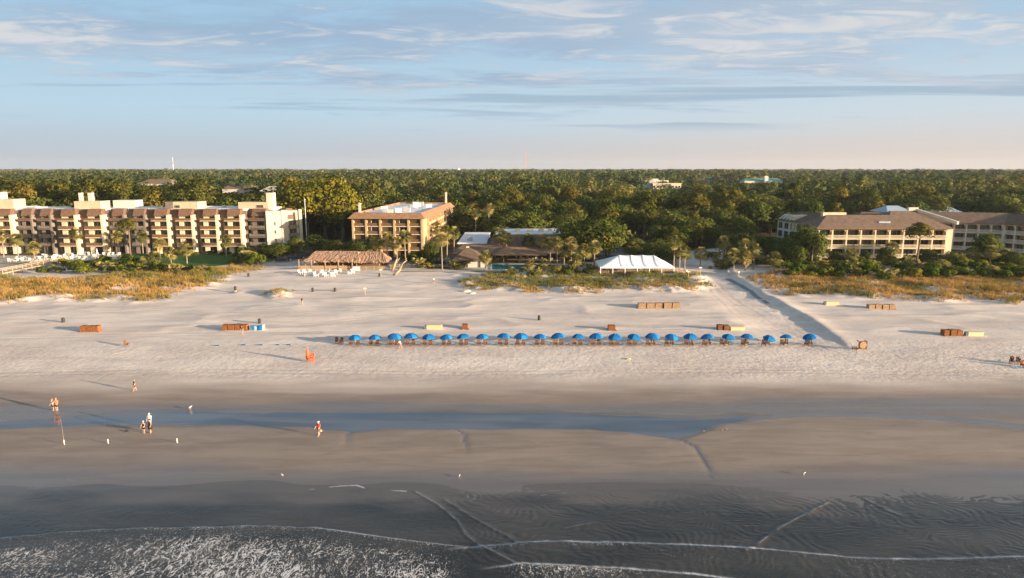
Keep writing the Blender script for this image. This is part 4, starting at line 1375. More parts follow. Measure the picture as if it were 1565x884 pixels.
def condo_seg(P0, P1, nb, depth=13.0, side='cream', fl=4, rail=True, proj=2.3):
    T, L = frame(P0, P1, GZ)
    bay = L / nb
    zt = fl * FH
    w = MB(T)
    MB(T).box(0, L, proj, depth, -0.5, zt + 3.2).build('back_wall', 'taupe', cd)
    for i in range(nb):
        u = i * bay
        a0, a1, b0, b1 = u + 0.30 * bay, u + 0.47 * bay, u + 0.83 * bay, u + 0.92 * bay
        w.box(a0, a1, 0.0, proj + 0.003, -0.5, zt)
        w.box(b0, b1, -0.75, proj + 0.003, -0.5, zt + 1.9)
    w.build('wall', side, cd)
    s = MB(T)
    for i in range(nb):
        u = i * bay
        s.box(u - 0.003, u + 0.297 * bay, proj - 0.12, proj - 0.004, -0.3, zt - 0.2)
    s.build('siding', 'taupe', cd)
    ds = 1.9
    for i in range(nb):
        u = i * bay
        a1, b0 = u + 0.47 * bay, u + 0.83 * bay
        for k in range(fl):
            z = k * FH
            window_part(cd, T, a1, b0, z + 0.1, z + FH - 0.45, 1.5, 2)
            ww = MB(T).box(u + 0.06 * bay, u + 0.2 * bay, proj - 0.2, proj - 0.13, z + 0.9, z + 2.2).build('window', 'glass', cd)
            if k:
                bl = MB(T)
                bl.box(u + 0.20 * bay, b0 - 0.01, -1.0, 1.49, z - 0.22, z)
                bl.box(a1 + 0.01, b0 - 0.01, 0.003, 1.49, z - 0.40, z - 0.223)
                bl.build('balcony', 'cream' if side == 'cream' else 'taupe', cd)
                rl = MB(T)
                rl.box(u + 0.20 * bay, b0 - 0.02, -1.03, -0.95, z + 0.18, z + 1.05)
                rl.box(u + 0.20 * bay, u + 0.20 * bay + 0.08, -0.95, proj - 0.3, z + 0.18, z + 1.05)
                for q in range(5):
                    c = u + 0.20 * bay + (b0 - u - 0.22 * bay) * q / 4
                    rl.box(c, c + 0.08, -1.0, -0.94, z + 0.003, z + 0.18)
                rl.build('balcony_rail', 'rail' if side == 'cream' else 'taupe', cd)
    # brown shingled top storey, sloping back, with its own dark openings
    r = MB(T)
    z1 = zt + 3.85
    for i in range(nb):
        u = i * bay
        if True:
            r.hexa([(u + 0.30 * bay, -0.35, zt + 1.45), (u + 0.828 * bay, -0.35, zt + 1.45), (u + 0.828 * bay, 3.0, zt + 1.45), (u + 0.30 * bay, 3.0, zt + 1.45)],
                   [(u + 0.30 * bay, 0.75, z1), (u + 0.828 * bay, 0.75, z1), (u + 0.828 * bay, 3.0, z1), (u + 0.30 * bay, 3.0, z1)])
            r.hexa([(u - 0.07 * bay, 1.3, zt - 0.5), (u + 0.297 * bay, 1.3, zt - 0.5), (u + 0.297 * bay, 4.0, zt - 0.5), (u - 0.07 * bay, 4.0, zt - 0.5)],
                   [(u - 0.07 * bay, 2.2, z1 - 0.1), (u + 0.297 * bay, 2.2, z1 - 0.1), (u + 0.297 * bay, 4.0, z1 - 0.1), (u - 0.07 * bay, 4.0, z1 - 0.1)])
    r.build('mansard_roof', 'mansard', cd)
    for i in range(nb):
        u = i * bay
        window_part(cd, T, u + 0.55 * bay, u + 0.80 * bay, zt + 0.1, zt + 1.42, 0.5, 2)
        c = MB(T); c.box(u + 0.30 * bay, u + 0.548 * bay, 0.3, proj, zt, zt + 1.45); c.box(u + 0.548 * bay, u + 0.828 * bay, 0.56, proj, zt, zt + 1.45)
        c.box(u + 0.20 * bay, u + 0.83 * bay, -1.0, 0.3, zt - 0.2, zt); c.build('wall', side, cd)
        MB(T).box(u + 0.20 * bay, u + 0.825 * bay, -1.03, -0.95, zt + 0.1, zt + 0.85).build('balcony_rail', 'rail', cd)
    p = MB(T); p.box(-0.05, L + 0.05, 3.0, depth + 0.1, zt + 3.2, zt + 3.8); p.box(0, L, depth - .3, depth + .15, zt + 3.8, zt + 4.2)
    p.build('flat_roof', 'membrane', cd)


def xs_at(px, y):
    return GX(px, y, 10)


Y0 = 233.0
condo_seg((xs_at(-140, Y0), Y0), (xs_at(26, Y0), Y0), 4)
condo_seg((xs_at(26, 234), 234.3), (xs_at(86, 234), 233.6), 2, 9, 'taupe', proj=1.5)  # recessed run: its shade is put into the darker taupe colour
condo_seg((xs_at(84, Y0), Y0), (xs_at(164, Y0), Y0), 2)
condo_seg((xs_at(164, 234), 234.3), (xs_at(229, 234), 233.6), 2, 9, 'taupe', proj=1.5)  # second recess, shade again painted in as taupe walls and rails
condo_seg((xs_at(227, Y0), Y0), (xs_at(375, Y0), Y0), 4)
condo_seg((xs_at(375, 235), 235.0), (xs_at(414, 234), 233.9), 1, 9, 'taupe', proj=1.8)  # last recess before the end wall, shade carried by the taupe colour
T, L = frame((xs_at(409, 233.5), 233.5), (xs_at(458, 239), 241.0), GZ)
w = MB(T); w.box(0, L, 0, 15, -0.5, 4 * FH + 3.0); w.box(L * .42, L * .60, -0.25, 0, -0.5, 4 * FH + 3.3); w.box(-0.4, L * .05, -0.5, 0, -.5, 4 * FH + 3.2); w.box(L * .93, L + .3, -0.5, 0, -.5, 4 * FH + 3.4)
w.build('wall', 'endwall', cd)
for k in range(4):
    window_part(cd, T, L * .2, L * .25, k * FH + 1.0, k * FH + 2.2, -0.06, 1)
    window_part(cd, T, L * .64, L * .86, k * FH + 0.3, k * FH + 2.5, -0.06, 2)
    MB(T).box(L * .62, L * .88, -1.0, -0.15, k * FH - 0.1, k * FH + 0.9).build('balcony', 'taupe', cd)
m_ = MB(T); m_.hexa([(L * .60, -0.5, 4 * FH + 0.2), (L * .80, -0.5, 4 * FH + 0.2), (L * .80, 5, 4 * FH + 0.2), (L * .6, 5, 4 * FH + 0.2)], [(L * .60, 0.8, 4 * FH + 3.8), (L * .78, 0.8, 4 * FH + 3.8), (L * .78, 5, 4 * FH + 3.8), (L * .60, 5, 4 * FH + 3.8)])
m_.build('mansard_roof', 'mansard', cd)
zr = GZ + 4 * FH + 3.8


def roofbox(px0, px1, row_top, y0, y1, mm, name='roof_house', zb=None):
    b_ = MB(); b_.box(xs_at(px0, y0), xs_at(px1, y0), y0, y1, zb or zr, ZR(row_top, y0)); o = b_.build(name, mm, cd)
    return o


roofbox(-30, 26, 305, 237, 243, 'boxcream'); roofbox(-6, 9, 294, 239, 242, 'white', 'chimney')
roofbox(118, 158, 308, 237, 243, 'boxcream'); roofbox(126, 130.5, 295, 239, 240.2, 'white', 'chimney', zr + 2); roofbox(140, 146, 295, 239, 240.4, 'white', 'chimney', zr + 2)
roofbox(177, 211, 306.5, 242, 247, 'white'); roofbox(256, 268, 309, 236, 243, 'taupe'); o = roofbox(268, 305, 309, 236.02, 243, 'boxcream')
window_part(cd, None, xs_at(271, 235.9), xs_at(278, 235.9), ZR(318, 236), ZR(314, 236), 235.9, 1)
roofbox(367, 412, 309.5, 237, 243, 'boxcream'); roofbox(410, 420, 295, 238, 241, 'white', 'chimney')
window_part(cd, None, xs_at(395, 236.9), xs_at(405, 236.9), ZR(318, 237), ZR(313.5, 237), 236.9, 2)
rb = random.Random(3)
for k in range(16):
    px = rb.uniform(30, 420); yy = rb.uniform(239.5, 244)
    if any(a - 3 < px < b_ + 3 for a, b_ in ((118, 158), (177, 211), (256, 305), (367, 420))):
        continue
    s = rb.uniform(0.6, 1.1)
    MB().box(xs_at(px, yy), xs_at(px, yy) + s, yy, yy + s, zr - 0.01, zr + s * 0.8).build('roof_vent', 'greymetal', cd)

# --- tan hotel
ht = thing('tan_hotel', 'tan five-storey hotel block with brown roof band and white flat roof', 'hotel', (-41, 228, GZ), world=True)
HX0, HX1 = GX(537, 224, 10), GX(646, 224, 10)
T, L = frame((HX0, 225.2), (HX1, 224.0), GZ - 0.3)
fh = 2.62; zt = fh * 5
DE = 71.0
w = MB(T); w.box(0.35, L - 0.35, 1.7, DE, 0, zt)
nb = 5; bay = L / nb
for i in range(nb + 1):
    c = min(max(i * bay, 0.3), L - 0.3)
    w.box(c - 0.3, c + 0.3, 0, 1.703, -0.3, zt)
    w.hexa([(c - 0.3, -1.2, -0.3), (c + 0.3, -1.2, -0.3), (c + 0.3, -0.003, -0.3), (c - 0.3, -0.003, -0.3)], [(c - 0.3, -0.05, 2.2), (c + 0.3, -0.05, 2.2), (c + 0.3, -0.003, 2.2), (c - 0.3, -0.003, 2.2)])
w.build('wall', 'tan', ht)
for k in range(1, 5):
    MB(T).box(0.31, L - 0.31, 0.15, 1.69, k * fh - 0.22, k * fh).build('floor_slab', 'cream', ht)
for i in range(nb):
    for k in range(5):
        z = k * fh + 0.003; u0, u1 = i * bay + 0.31, (i + 1) * bay - 0.31
        window_part(ht, T, u0 + (u1 - u0) * (0.52 if i % 2 == 0 else 0.30), u1, z + 0.02, z + 2.3, 1.6, 2)
        if k:
            MB(T).box(u0, u1, 0.30, 0.36, z + 0.08, z + 0.95).build('balcony_rail', 'rail', ht)
        if i % 2 and k:
            MB(T).box(u0 + 1.2, u0 + 1.35, 0.9, 1.58, z, z + 2.3).build('curtain', 'white', ht)
# right flank: piers with long recessed galleries
Tr, Lr = frame(tuple((T @ Vector((L - 0.35, 0, 0)))[:2]), tuple((T @ Vector((L - 0.35, DE, 0)))[:2]), GZ - 0.3)
fl_ = MB(Tr)
fl_.box(0.1, 9, -0.35, 0.001, 0, zt)
for k in range(10):
    c = 9 + k * (DE - 11) / 9
    fl_.box(c, c + 0.7, -0.9, 0.001, 0, zt)
for k in range(6):
    fl_.box(9, DE - 1, -0.75, 0.001, k * fh - 0.35, k * fh + 0.62)
fl_.build('wall', 'tan', ht)
for k in range(5):
    for q in range(9):
        c = 9 + q * (DE - 11) / 9
        MB(Tr).box(c + 0.72, c + (DE - 11) / 9 - 0.02, -0.12, -0.004, k * fh + 0.63, (k + 1) * fh - 0.36).build('window', 'rail', ht)
ov = 1.1
r = MB(T)
o4 = [(-ov, -ov, zt - 0.15), (L + ov, -ov, zt - 0.15), (L + ov, DE + ov, zt - 0.15), (-ov, DE + ov, zt - 0.15)]
i4 = [(0.7, 0.9, zt + 1.75), (L - 0.7, 0.9, zt + 1.75), (L - 0.7, DE - 0.9, zt + 1.75), (0.7, DE - 0.9, zt + 1.75)]
j4 = [(1.1, 1.3, zt + 1.75), (L - 1.1, 1.3, zt + 1.75), (L - 1.1, DE - 1.3, zt + 1.75), (1.1, DE - 1.3, zt + 1.75)]
k4 = [(p[0], p[1], zt + 1.1) for p in j4]
r.add(o4 + i4 + j4 + k4, [(3, 2, 1, 0)] + [(i, (i + 1) % 4, 4 + (i + 1) % 4, 4 + i) for i in range(4)] + [(4 + i, 4 + (i + 1) % 4, 8 + (i + 1) % 4, 8 + i) for i in range(4)]
      + [(8 + i, 8 + (i + 1) % 4, 12 + (i + 1) % 4, 12 + i) for i in range(4)])
r.build('roof_band', 'tanroof', ht)
MB(T).box(1.1, L - 1.1, 1.3, DE - 1.3, zt + 0.8, zt + 1.1).build('flat_roof', 'membrane', ht)
rb = random.Random(8)
for k in range(26):
    u = rb.uniform(3, L - 3); v = rb.uniform(8, DE - 6)
    if u < 9 and v > 30: continue
    s = rb.uniform(0.7, 1.7)
    MB(T).box(u, u + s * 1.2, v, v + s, zt + 1.1, zt + 1.1 + s * 0.9).build('roof_unit', rb.choice(['greymetal', 'membrane', 'greymetal', 'cream']), ht)
for (u, v, h) in ((1.6, 3, 3.6), (L - 1.8, DE - 8, 5.2)):
    MB(T).box(u, u + 0.7, v, v + 0.7, zt + 1.1, zt + 1.1 + h).build('vent_stack', 'white', ht)

# --- thatched bar
tb = thing('thatched_bar', 'open beach bar under a long shaggy palm-thatch roof', 'beach bar', (-50, 199, 2.95), world=True)
r = MB()


def thatch_hip(mb, x0, x1, y0, y1, z0, zr_, rx0, rx1, ry):
    """ragged thatch: a hip roof of many short courses with a shaggy lower edge"""
    nx = 46; ny = 9
    for (A, B, C_, D) in (((x0, y0), (x1, y0), (rx1, ry), (rx0, ry)), ((x1, y0), (x1, y1), (rx1, ry), (rx1, ry)), ((x1, y1), (x0, y1), (rx0, ry), (rx1, ry)), ((x0, y1), (x0, y0), (rx0, ry), (rx0, ry))):
        pts = []
        for j in range(ny + 1):
            t = j / ny
            for i in range(nx + 1):
                s = i / nx
                bx = A[0] + (B[0] - A[0]) * s; by = A[1] + (B[1] - A[1]) * s
                tx = D[0] + (C_[0] - D[0]) * s; ty = D[1] + (C_[1] - D[1]) * s
                rag = rb.uniform(-.16, .10) if 0 < j < ny else (rb.uniform(-.35, .05) if j == 0 else 0.0)
                pts.append((bx + (tx - bx) * t, by + (ty - by) * t, z0 + (zr_ - z0) * (t ** 0.93) + rag))
        mb.add(pts, [(j * (nx + 1) + i, j * (nx + 1) + i + 1, (j + 1) * (nx + 1) + i + 1, (j + 1) * (nx + 1) + i) for j in range(ny) for i in range(nx)])


X = lambda px, y=197.0, z=4.0: GX(px, y, z)
thatch_hip(r, X(463), X(549), 196.6, 206.5, ZR(400.5, 196.6), ZR(384, 201), X(478), X(541), 201.3)
r.build('thatch_roof', 'thatch', tb)
r = MB(); thatch_hip(r, X(530), X(590), 198.4, 207.5, ZR(401.5, 198.4), ZR(384.6, 202.5), X(537), X(577), 202.6)
r.build('thatch_roof', 'thatch', tb)
for k, px in enumerate((459, 478, 499, 519, 540)):
    MB().box(X(px) - .12, X(px) + .12, 195.6, 195.84, 2.4, ZR(397, 195.6)).build('post', 'tanwood', tb)
for k, px in enumerate((467, 484, 505, 524, 545, 560, 580)):
    MB().box(X(px, 199) - .1, X(px, 199) + .1, 198.9, 199.1, 2.4, 5.4).build('post', 'tanwood', tb)
for k in range(4):
    a, b_ = ((460, 477.6), (479, 498.5), (500, 518.5), (520, 532))[k]
    MB().box(X(a), X(b_), 195.7, 195.78, 2.9, 4.15).build('fence_panel', 'tanwood', tb)
MB().box(X(462), X(588), 196.2, 206, 2.6, 3.05).build('deck', 'boardwalk', tb)
MB().box(X(475), X(580), 203, 204.2, 3.05, 4.15).build('bar_counter', 'rail', tb)
MB().box(X(468), X(586), 206, 206.15, 3.05, 5.1).build('back_wall', 'roofdark', tb)

# --- restaurant
rs_ = thing('restaurant', 'low brown restaurant with white flat roofs and a wide shingled skirt roof behind the pool', 'restaurant', (3, 222, GZ), world=True)
w = MB(); w.box(-17, 22, 222.5, 241, 2.6, 7.7); w.box(GX(756, 222.6), GX(861, 222.6), 222.3, 241, 7.7, 8.0)
w.build('wall', 'roofdark', rs_)
u = MB()
xa, xb = GX(755, 222, 9), GX(862, 222, 9)
u.hexa([(xa - 1.2, 220.8, 7.6), (xb + 1.2, 220.8, 7.6), (xb + 1.2, 242, 7.6), (xa - 1.2, 242, 7.6)], [(xa, 222.4, 10.6), (xb, 222.4, 10.6), (xb, 241.5, 10.6), (xa, 241.5, 10.6)])
u.build('upper_mansard', 'roofbrown', rs_)
MB().box(xa + 0.3, xb - 0.2, 222.8, 241, 10.6, 10.9).build('flat_roof', 'membrane', rs_)
for px in (787, 823, 836, 806):
    x_ = GX(px, 229, 10.5); MB().box(x_, x_ + 1.8, 229, 230.6, 10.9, 11.9).build('roof_unit', 'cream', rs_)
sk = MB()
a0, a1 = GX(690, 211, 6), GX(896, 211, 6)
sk.hexa([(a0, 210.5, 5.75), (a1, 210.5, 5.75), (a1, 224, 5.75), (a0, 224, 5.75)], [(a0 + 3, 220.5, 7.6), (a1 - 4, 220.5, 7.6), (a1 - 4, 224, 7.6), (a0 + 3, 224, 7.6)])
sk.build('skirt_roof', 'roofbrown', rs_)
g_ = MB(); gx = GX(792, 210, 6)
g_.hexa([(gx - 8, 207.5, 5.6), (gx + 9, 207.5, 5.6), (gx + 9, 216, 5.6), (gx - 8, 216, 5.6)], [(gx - 4, 214.6, 7.25), (gx + 2, 214.6, 7.25), (gx + 2, 216, 7.25), (gx - 4, 216, 7.25)])
g_.build('porch_roof', 'tanroof', rs_)
l0 = GX(700, 221, 7.5); l1 = GX(743, 221, 7.5)
fr = MB(); fr.box(l0, l1, 221, 258, 3, 7.75); fr.build('wing_wall', 'taupe', rs_)
MB().box(l0 - 0.2, l1 + 0.2, 220.8, 258.2, 7.753, 8.05).build('flat_roof', 'membrane', rs_)
vx = GX(714, 226, 8); MB().box(vx, vx + 1.7, 226, 227.6, 8.05, 9.6).build('roof_hatch', 'greymetal', rs_)
for k in range(9):
    x_ = a0 + 2 + (a1 - a0 - 4) * k / 8; MB().box(x_ - .12, x_ + .12, 211.3, 211.55, 2.6, 5.55).build('post', 'rail', rs_)
for k in range(7):
    x_ = -12 + k * 4.6
    window_part(rs_, None, x_, x_ + 3.4, 3.2, 5.3, 222.4, 3)
RX = GX(878, 224, 8)
MB().box(RX, RX + 6.5, 224, 236, 2.6, 8.2).build('wing_wall', 'cream', rs_)

# --- shingled hut
hu = thing('pool_hut', 'small white-walled hut under a steep brown shingled pyramid roof', 'hut', (GX(716, 203), 203, GZ), world=True)
hx0, hx1 = GX(691, 199, 5), GX(742, 199, 5)
r = MB(); prism_roof(r, hx0, hx1, 198.5, 209, 5.35, ZR(378, 203.5), GX(713, 203.5, 8), GX(715.5, 203.5, 8), 203.5); r.build('roof', 'roofdark', hu)
MB().box(GX(712.5, 203.5, 8), GX(717, 203.5, 8), 203.1, 203.9, ZR(378.6, 203.5), ZR(377, 203.5)).build('roof_cap', 'cream', hu)
MB().box(GX(715, 200), GX(740, 200), 200, 207, 2.6, 5.1).build('wall', 'white', hu)
window_part(hu, None, GX(731.5, 199.9), GX(734.5, 199.9), 2.9, 5.0, 199.9, 1)
for px in (693, 703, 712):
    MB().box(GX(px, 199.5) - .1, GX(px, 199.5) + .1, 199.4, 199.6, 2.6, 5.1).build('post', 'tanwood', hu)
MB().box(GX(694, 203), GX(712, 203), 203, 203.6, 2.6, 4.0).build('counter', 'greymetal', hu)

# --- marquee
mq = thing('marquee', 'long white peaked marquee on poles behind the dune', 'tent', (GX(973, 190), 191, 2.8), world=True)
x0, x1 = GX(917, 186, 5), GX(1030, 186, 5)
ze = 5.25; y0, y1, yr = 185.5, 198.5, 192.0; ZR_ = ZR(390, 192)
ex0, ex1 = GX(946, 192, 8), GX(999, 192, 8)
c_ = MB()
nu = 40; nv = 8
us = sorted([0, 1] + [i / nu for i in range(1, nu)])
seam = [ex0 + (ex1 - ex0) * k / 3 for k in range(4)]


def mq_z(x, y):
    """sagging cloth between the peaks"""
    ty = 1 - abs(y - yr) / (y1 - yr)
    tx = min((x - x0) / (ex0 - x0), (x1 - x) / (x1 - ex1), 1)
    t = max(0.0, min(tx, ty))
    sag = 0.0
    if ex0 < x < ex1:
        f = ((x - ex0) / ((ex1 - ex0) / 3)) % 1.0
        sag = -0.13 * math.sin(math.pi * f) * t
    return ze + (ZR_ - ze) * (t ** 1.1) + sag


gx_ = sorted(set([x0 + (x1 - x0) * i / 56 for i in range(57)] + seam))
gy_ = [y0 + (y1 - y0) * i / 16 for i in range(17)]
pts = [(x, y, mq_z(x, y)) for y in gy_ for x in gx_]
n_ = len(gx_)
c_.add(pts, [(j * n_ + i, j * n_ + i + 1, (j + 1) * n_ + i + 1, (j + 1) * n_ + i) for j in range(16) for i in range(n_ - 1)])
c_.build('canopy', 'canvas', mq, smooth=True)
v = MB(); v.box(x0, x1, y0 - .03, y0, ze - 0.38, ze); v.box(x0, x1, y1, y1 + .03, ze - .38, ze); v.box(x0 - .03, x0, y0, y1, ze - .38, ze); v.box(x1, x1 + .03, y0, y1, ze - .38, ze); v.build('valance', 'canvas', mq)
for k in range(7):
    x = x0 + 0.1 + (x1 - x0 - 0.2) * k / 6
    for yy in (y0 + .1, y1 - .1):
        MB().tube([(x, yy, 2.3), (x, yy, ze)], 0.11, 6).build('pole', 'canvas', mq)
for x in seam:
    MB().tube([(x, yr, 2.3), (x, yr, ZR_ - .1)], 0.09, 6).build('pole', 'canvas', mq)
    s = MB(); s.tube([(x, yr, ZR_ + .02), (x, y0, ze + .04)], 0.05, 4); s.build('seam', 'greymetal', mq)

# --- cream hotel on the right
ch = thing('cream_hotel', 'cream three-storey hotel with white balconies and brown hipped roofs', 'hotel', (125, 225, GZ), world=True)
CX0, CX1 = GX(1250, 222, 9), GX(1444, 222, 9)
T, L = frame((CX0, 222.0), (CX1, 221.0), GZ - 0.2)
fh = 3.05; zt = fh * 3 + 0.55
nb = 9; bay = L / nb


def balcony_front(T, L, nb, zt, fh, nfl, wallm, depth, slanted=True):
    bay = L / nb
    w = MB(T); w.box(0.02, L - 0.02, 1.8, depth, -1, zt)
    for i in range(nb + 1):
        c = min(max(i * bay, 0.22), L - 0.22)
        w.box(c - 0.22, c + 0.22, 0, 1.803, -1.5, zt)
        if slanted and 0 < i:
            w.hexa([(c - 0.9, 0.1, zt - 0.25), (c - 0.222, 0.1, zt - 1.4), (c - 0.222, 0.5, zt - 1.4), (c - 0.9, 0.5, zt - 0.25)], [(c - 0.9, 0.1, zt - 0.003), (c - 0.222, 0.1, zt - 0.003), (c - 0.222, 0.5, zt - 0.003), (c - 0.9, 0.5, zt - 0.003)])
    w.box(0.22, L - .22, 0.02, 0.4, zt - 0.28, zt - 0.003)
    w.build('wall', wallm, ch)
    for k in range(nfl):
        MB(T).box(0.23, L - 0.23, -0.12, 1.79, 0.55 + k * fh - 0.35, 0.55 + k * fh).build('floor_slab', wallm, ch)
        for i in range(nb):
            u0, u1 = i * bay + 0.225, (i + 1) * bay - 0.225
            z = 0.55 + k * fh
            window_part(ch, T, u0 + 0.1, u1 - 0.1, z + 0.01, z + fh - 0.62, 1.68, 3)
            rl = MB(T); rl.box(u0, u1, 0.0, 0.07, z + 0.92, z + 1.05); rl.box(u0, u1, 0.0, 0.07, z + 0.12, z + 0.2)
            n = 15
            for q in range(n):
                c = u0 + (u1 - u0 - .1) * q / (n - 1)
                rl.box(c, c + 0.13, 0.01, 0.06, z + 0.2, z + 0.92)
            rl.build('balcony_rail', wallm, ch)


balcony_front(T, L, 9, zt, fh, 3, 'cream', 14)
e = MB(T); e.box(L, L + 0.6, 0.4, 13, -1.2, zt); e.box(L + .6, L + 2.2, 0.8, 1.1, -1.2, zt); e.build('end_wall', 'cream', ch)
for k in range(3):
    window_part(ch, frame(tuple((T @ Vector((L + .62, 1.5, 0)))[:2]), tuple((T @ Vector((L + .62, 12, 0)))[:2]), GZ - .2)[0], 2, 5, .8 + k * fh, 2.6 + k * fh, -0.06, 2)
r = MB(T); prism_roof(r, -1.1, L + 1.6, -1.1, 15.5, zt + 0.3, zt + 4.1, 5.5, L - 5.0, 7.2); r.build('roof', 'roofbrown', ch)
pw = MB(T); pw.box(5.2, 13.0, 9.8, 11.5, zt + 3.3, zt + 4.7); pw.build('parapet', 'cream', ch)
r = MB(T); prism_roof(r, L * .60, L * .94, 4.5, 19, zt + 2.4, zt + 5.2, L * .68, L * .85, 11); r.build('roof', 'roofbrown', ch)
d_ = MB(T); d_.box(L * .49, L * .58, 2.2, 7, zt + 1.0, zt + 2.3); d_.build('dormer', 'bluemetal', ch)
r = MB(T); prism_roof(r, L * .43, L * .72, 10, 24, zt + 2.6, zt + 4.6, L * .5, L * .64, 16); r.build('roof', 'roofdark', ch)
gb = MB(T)
gb.add([(L * .93, 14.5, zt + 5.8), (L * .93 + .7, 14.5, zt + 5.8), (L + 5.8, 4.0, zt + 2.2), (L + 5.1, 4.0, zt + 2.2), (L * .93, 14.5, zt + 5.1), (L * .93 + .7, 14.5, zt + 5.1), (L + 5.8, 4.0, zt + 1.2), (L + 5.1, 4.0, zt + 1.2)],
       [(0, 1, 2, 3), (7, 6, 5, 4), (0, 4, 5, 1), (1, 5, 6, 2), (2, 6, 7, 3), (3, 7, 4, 0)])
gb.box(L * .87, L * .95, 14.2, 15.5, zt + 5.1, zt + 6.2)
gb.build('coping', 'white', ch)
# shaded wing, in two straight runs
pA = (GX(1421, 248, 9), 248.0); pB = (GX(1532, 241, 9), 240.5); pC = (GX(1650, 222, 9), 219.0)
T2, L2 = frame(pA, pB, GZ - 0.2); balcony_front(T2, L2, 6, zt, fh, 3, 'white', 13)
T3, L3 = frame(pB, pC, GZ - 0.2); balcony_front(T3, L3, 7, zt, fh, 3, 'white', 13)
r = MB(T2); prism_roof(r, -6, L2 + 3, -1.0, 15, zt + 0.3, zt + 3.6, -3, L2 + 4, 7); r.build('roof', 'roofbrown', ch)
r = MB(T3); prism_roof(r, -3, L3 + 1, -1.0, 15, zt + 0.28, zt + 3.57, -2, L3 - 5, 7); r.build('roof', 'roofdark', ch)
# wing behind on the left, facing away from the sun
T4, L4 = frame((GX(1188, 262, 9), 262.0), (GX(1248, 236, 9), 232.0), GZ - 0.2)
w = MB(T4); w.box(0, L4, 0, 12, -1, zt); w.build('wall', 'white', ch)
for k in range(3):
    for i in range(7):
        window_part(ch, T4, i * L4 / 7 + 1, (i + 1) * L4 / 7 - 0.6, 0.7 + k * fh, 2.9 + k * fh, -0.06, 2)
r = MB(T4); prism_roof(r, -1, L4 + 2, -1.0, 13.5, zt + 0.3, zt + 3.4, 4, L4 - 1, 6.5); r.build('roof', 'roofdark', ch)
for i in range(4):
    u = 1.5 + i * 2.4
    MB(T4).hexa([(u, -.6, zt + .4), (u + .9, -.6, zt + .4), (u + .9, 3, zt + .4), (u, 3, zt + .4)], [(u + .0, 1.6, zt + 2.3), (u + .9, 1.6, zt + 2.3), (u + .9, 3, zt + 2.3), (u, 3, zt + 2.3)]).build('dormer', 'white', ch)
gx0, gx1 = GX(1213, 250, 12), GX(1250, 250, 12); gm_ = (gx0 + gx1) / 2 + 1.2
g_ = MB(); g_.add([(gx0, 250, 9), (gx1, 250, 11), (gx1, 250, ZR(332, 250)), (gm_, 250, ZR(328.5, 250)), (gx0, 250, ZR(331, 250)), (gx0, 254, 9), (gx1, 254, 11), (gx1, 254, ZR(332, 250)), (gm_, 254, ZR(328.5, 250)), (gx0, 254, ZR(331, 250))],
               [(0, 1, 2, 3, 4), (9, 8, 7, 6, 5), (0, 5, 6, 1), (1, 6, 7, 2), (2, 7, 8, 3), (3, 8, 9, 4), (4, 9, 5, 0)])
g_.build('gable', 'cream', ch)


# --- buildings far back in the wood
def far_block(label, cat, px0, px1, y, row_top, zb, dep, mm, roofm, nwin=8, rows=2, flat=True, name='far_building'):
    x0, x1 = GX(px0, y, 18), GX(px1, y, 18); z1 = ZR(row_top, y)
    t = thing(name, label, cat, ((x0 + x1) / 2, y, 2.9), world=True)
    MB().box(x0, x1, y, y + dep, zb, z1).build('wall', mm, t)
    hh = (z1 - zb - .6) / rows
    for r_ in range(rows):
        for k in range(nwin):
            a = x0 + (x1 - x0) * (k + .2) / nwin; b_ = x0 + (x1 - x0) * (k + .75) / nwin
            MB().box(a, b_, y - .08, y - .01, zb + .4 + r_ * hh, zb + .4 + r_ * hh + hh * .55).build('window', 'glass', t)
    if flat:
        MB().box(x0 - .4, x1 + .4, y - .4, y + dep + .4, z1 + .003, z1 + .6).build('roof', roofm, t)
    else:
        r = MB(); prism_roof(r, x0 - .4, x1 + .4, y - .4, y + dep + .4, z1 + .2, z1 + dep * .20, x0 + dep * .2, x1 - dep * .2, y + dep / 2); r.build('roof', roofm, t)
    return t


t = far_block('pale cream flat-roofed building rising out of the wood, biggest one on the skyline side', 'building', 998, 1041, 600, 281.5, 9, 18, 'cream', 'cream', 9, 3)
x0 = GX(975, 612, 20); x1 = GX(1022, 612, 20)
MB().box(x0, x1, 612, 640, 9, ZR(276, 612)).build('wall', 'white', t); MB().box(GX(966, 606), GX(1000, 606), 606, 622, 9, ZR(281, 606)).build('wall', 'bluemetal', t)
MB().box(GX(985, 615), GX(1005, 615), 615, 625, ZR(276, 612), ZR(273.6, 612)).build('penthouse', 'white', t)
far_block('long green-roofed building low in the far wood', 'building', 1062, 1130, 860, 273.5, 10, 16, 'white', 'greenmetal', 14, 1, False)
t = far_block('green-roofed building with a small white tower in the far wood', 'building', 1138, 1196, 760, 277, 10, 15, 'cream', 'greenmetal', 10, 1, False)
tx = GX(1171, 757, 20); MB().box(tx - 2, tx + 2, 756, 760, 10, ZR(271, 757)).build('tower', 'white', t); MB().hexa([(tx - 2.6, 755.4, ZR(271, 757)), (tx + 2.6, 755.4, ZR(271, 757)), (tx + 2.6, 760.6, ZR(271, 757)), (tx - 2.6, 760.6, ZR(271, 757))], [(tx - .3, 757.7, ZR(269, 757)), (tx + .3, 757.7, ZR(269, 757)), (tx + .3, 758.3, ZR(269, 757)), (tx - .3, 758.3, ZR(269, 757))]).build('tower_roof', 'membrane', t)
far_block('grey-brown roofed house among trees above the condominium chimneys', 'house', 213, 262, 455, 281, 8, 14, 'cream', 'roofbrown', 7, 1, False, 'far_house')
far_block('pale house with brown gable roof behind the condominium end tower', 'house', 399, 433, 345, 292.5, 8, 12, 'cream', 'concrete', 4, 2, False, 'far_house')
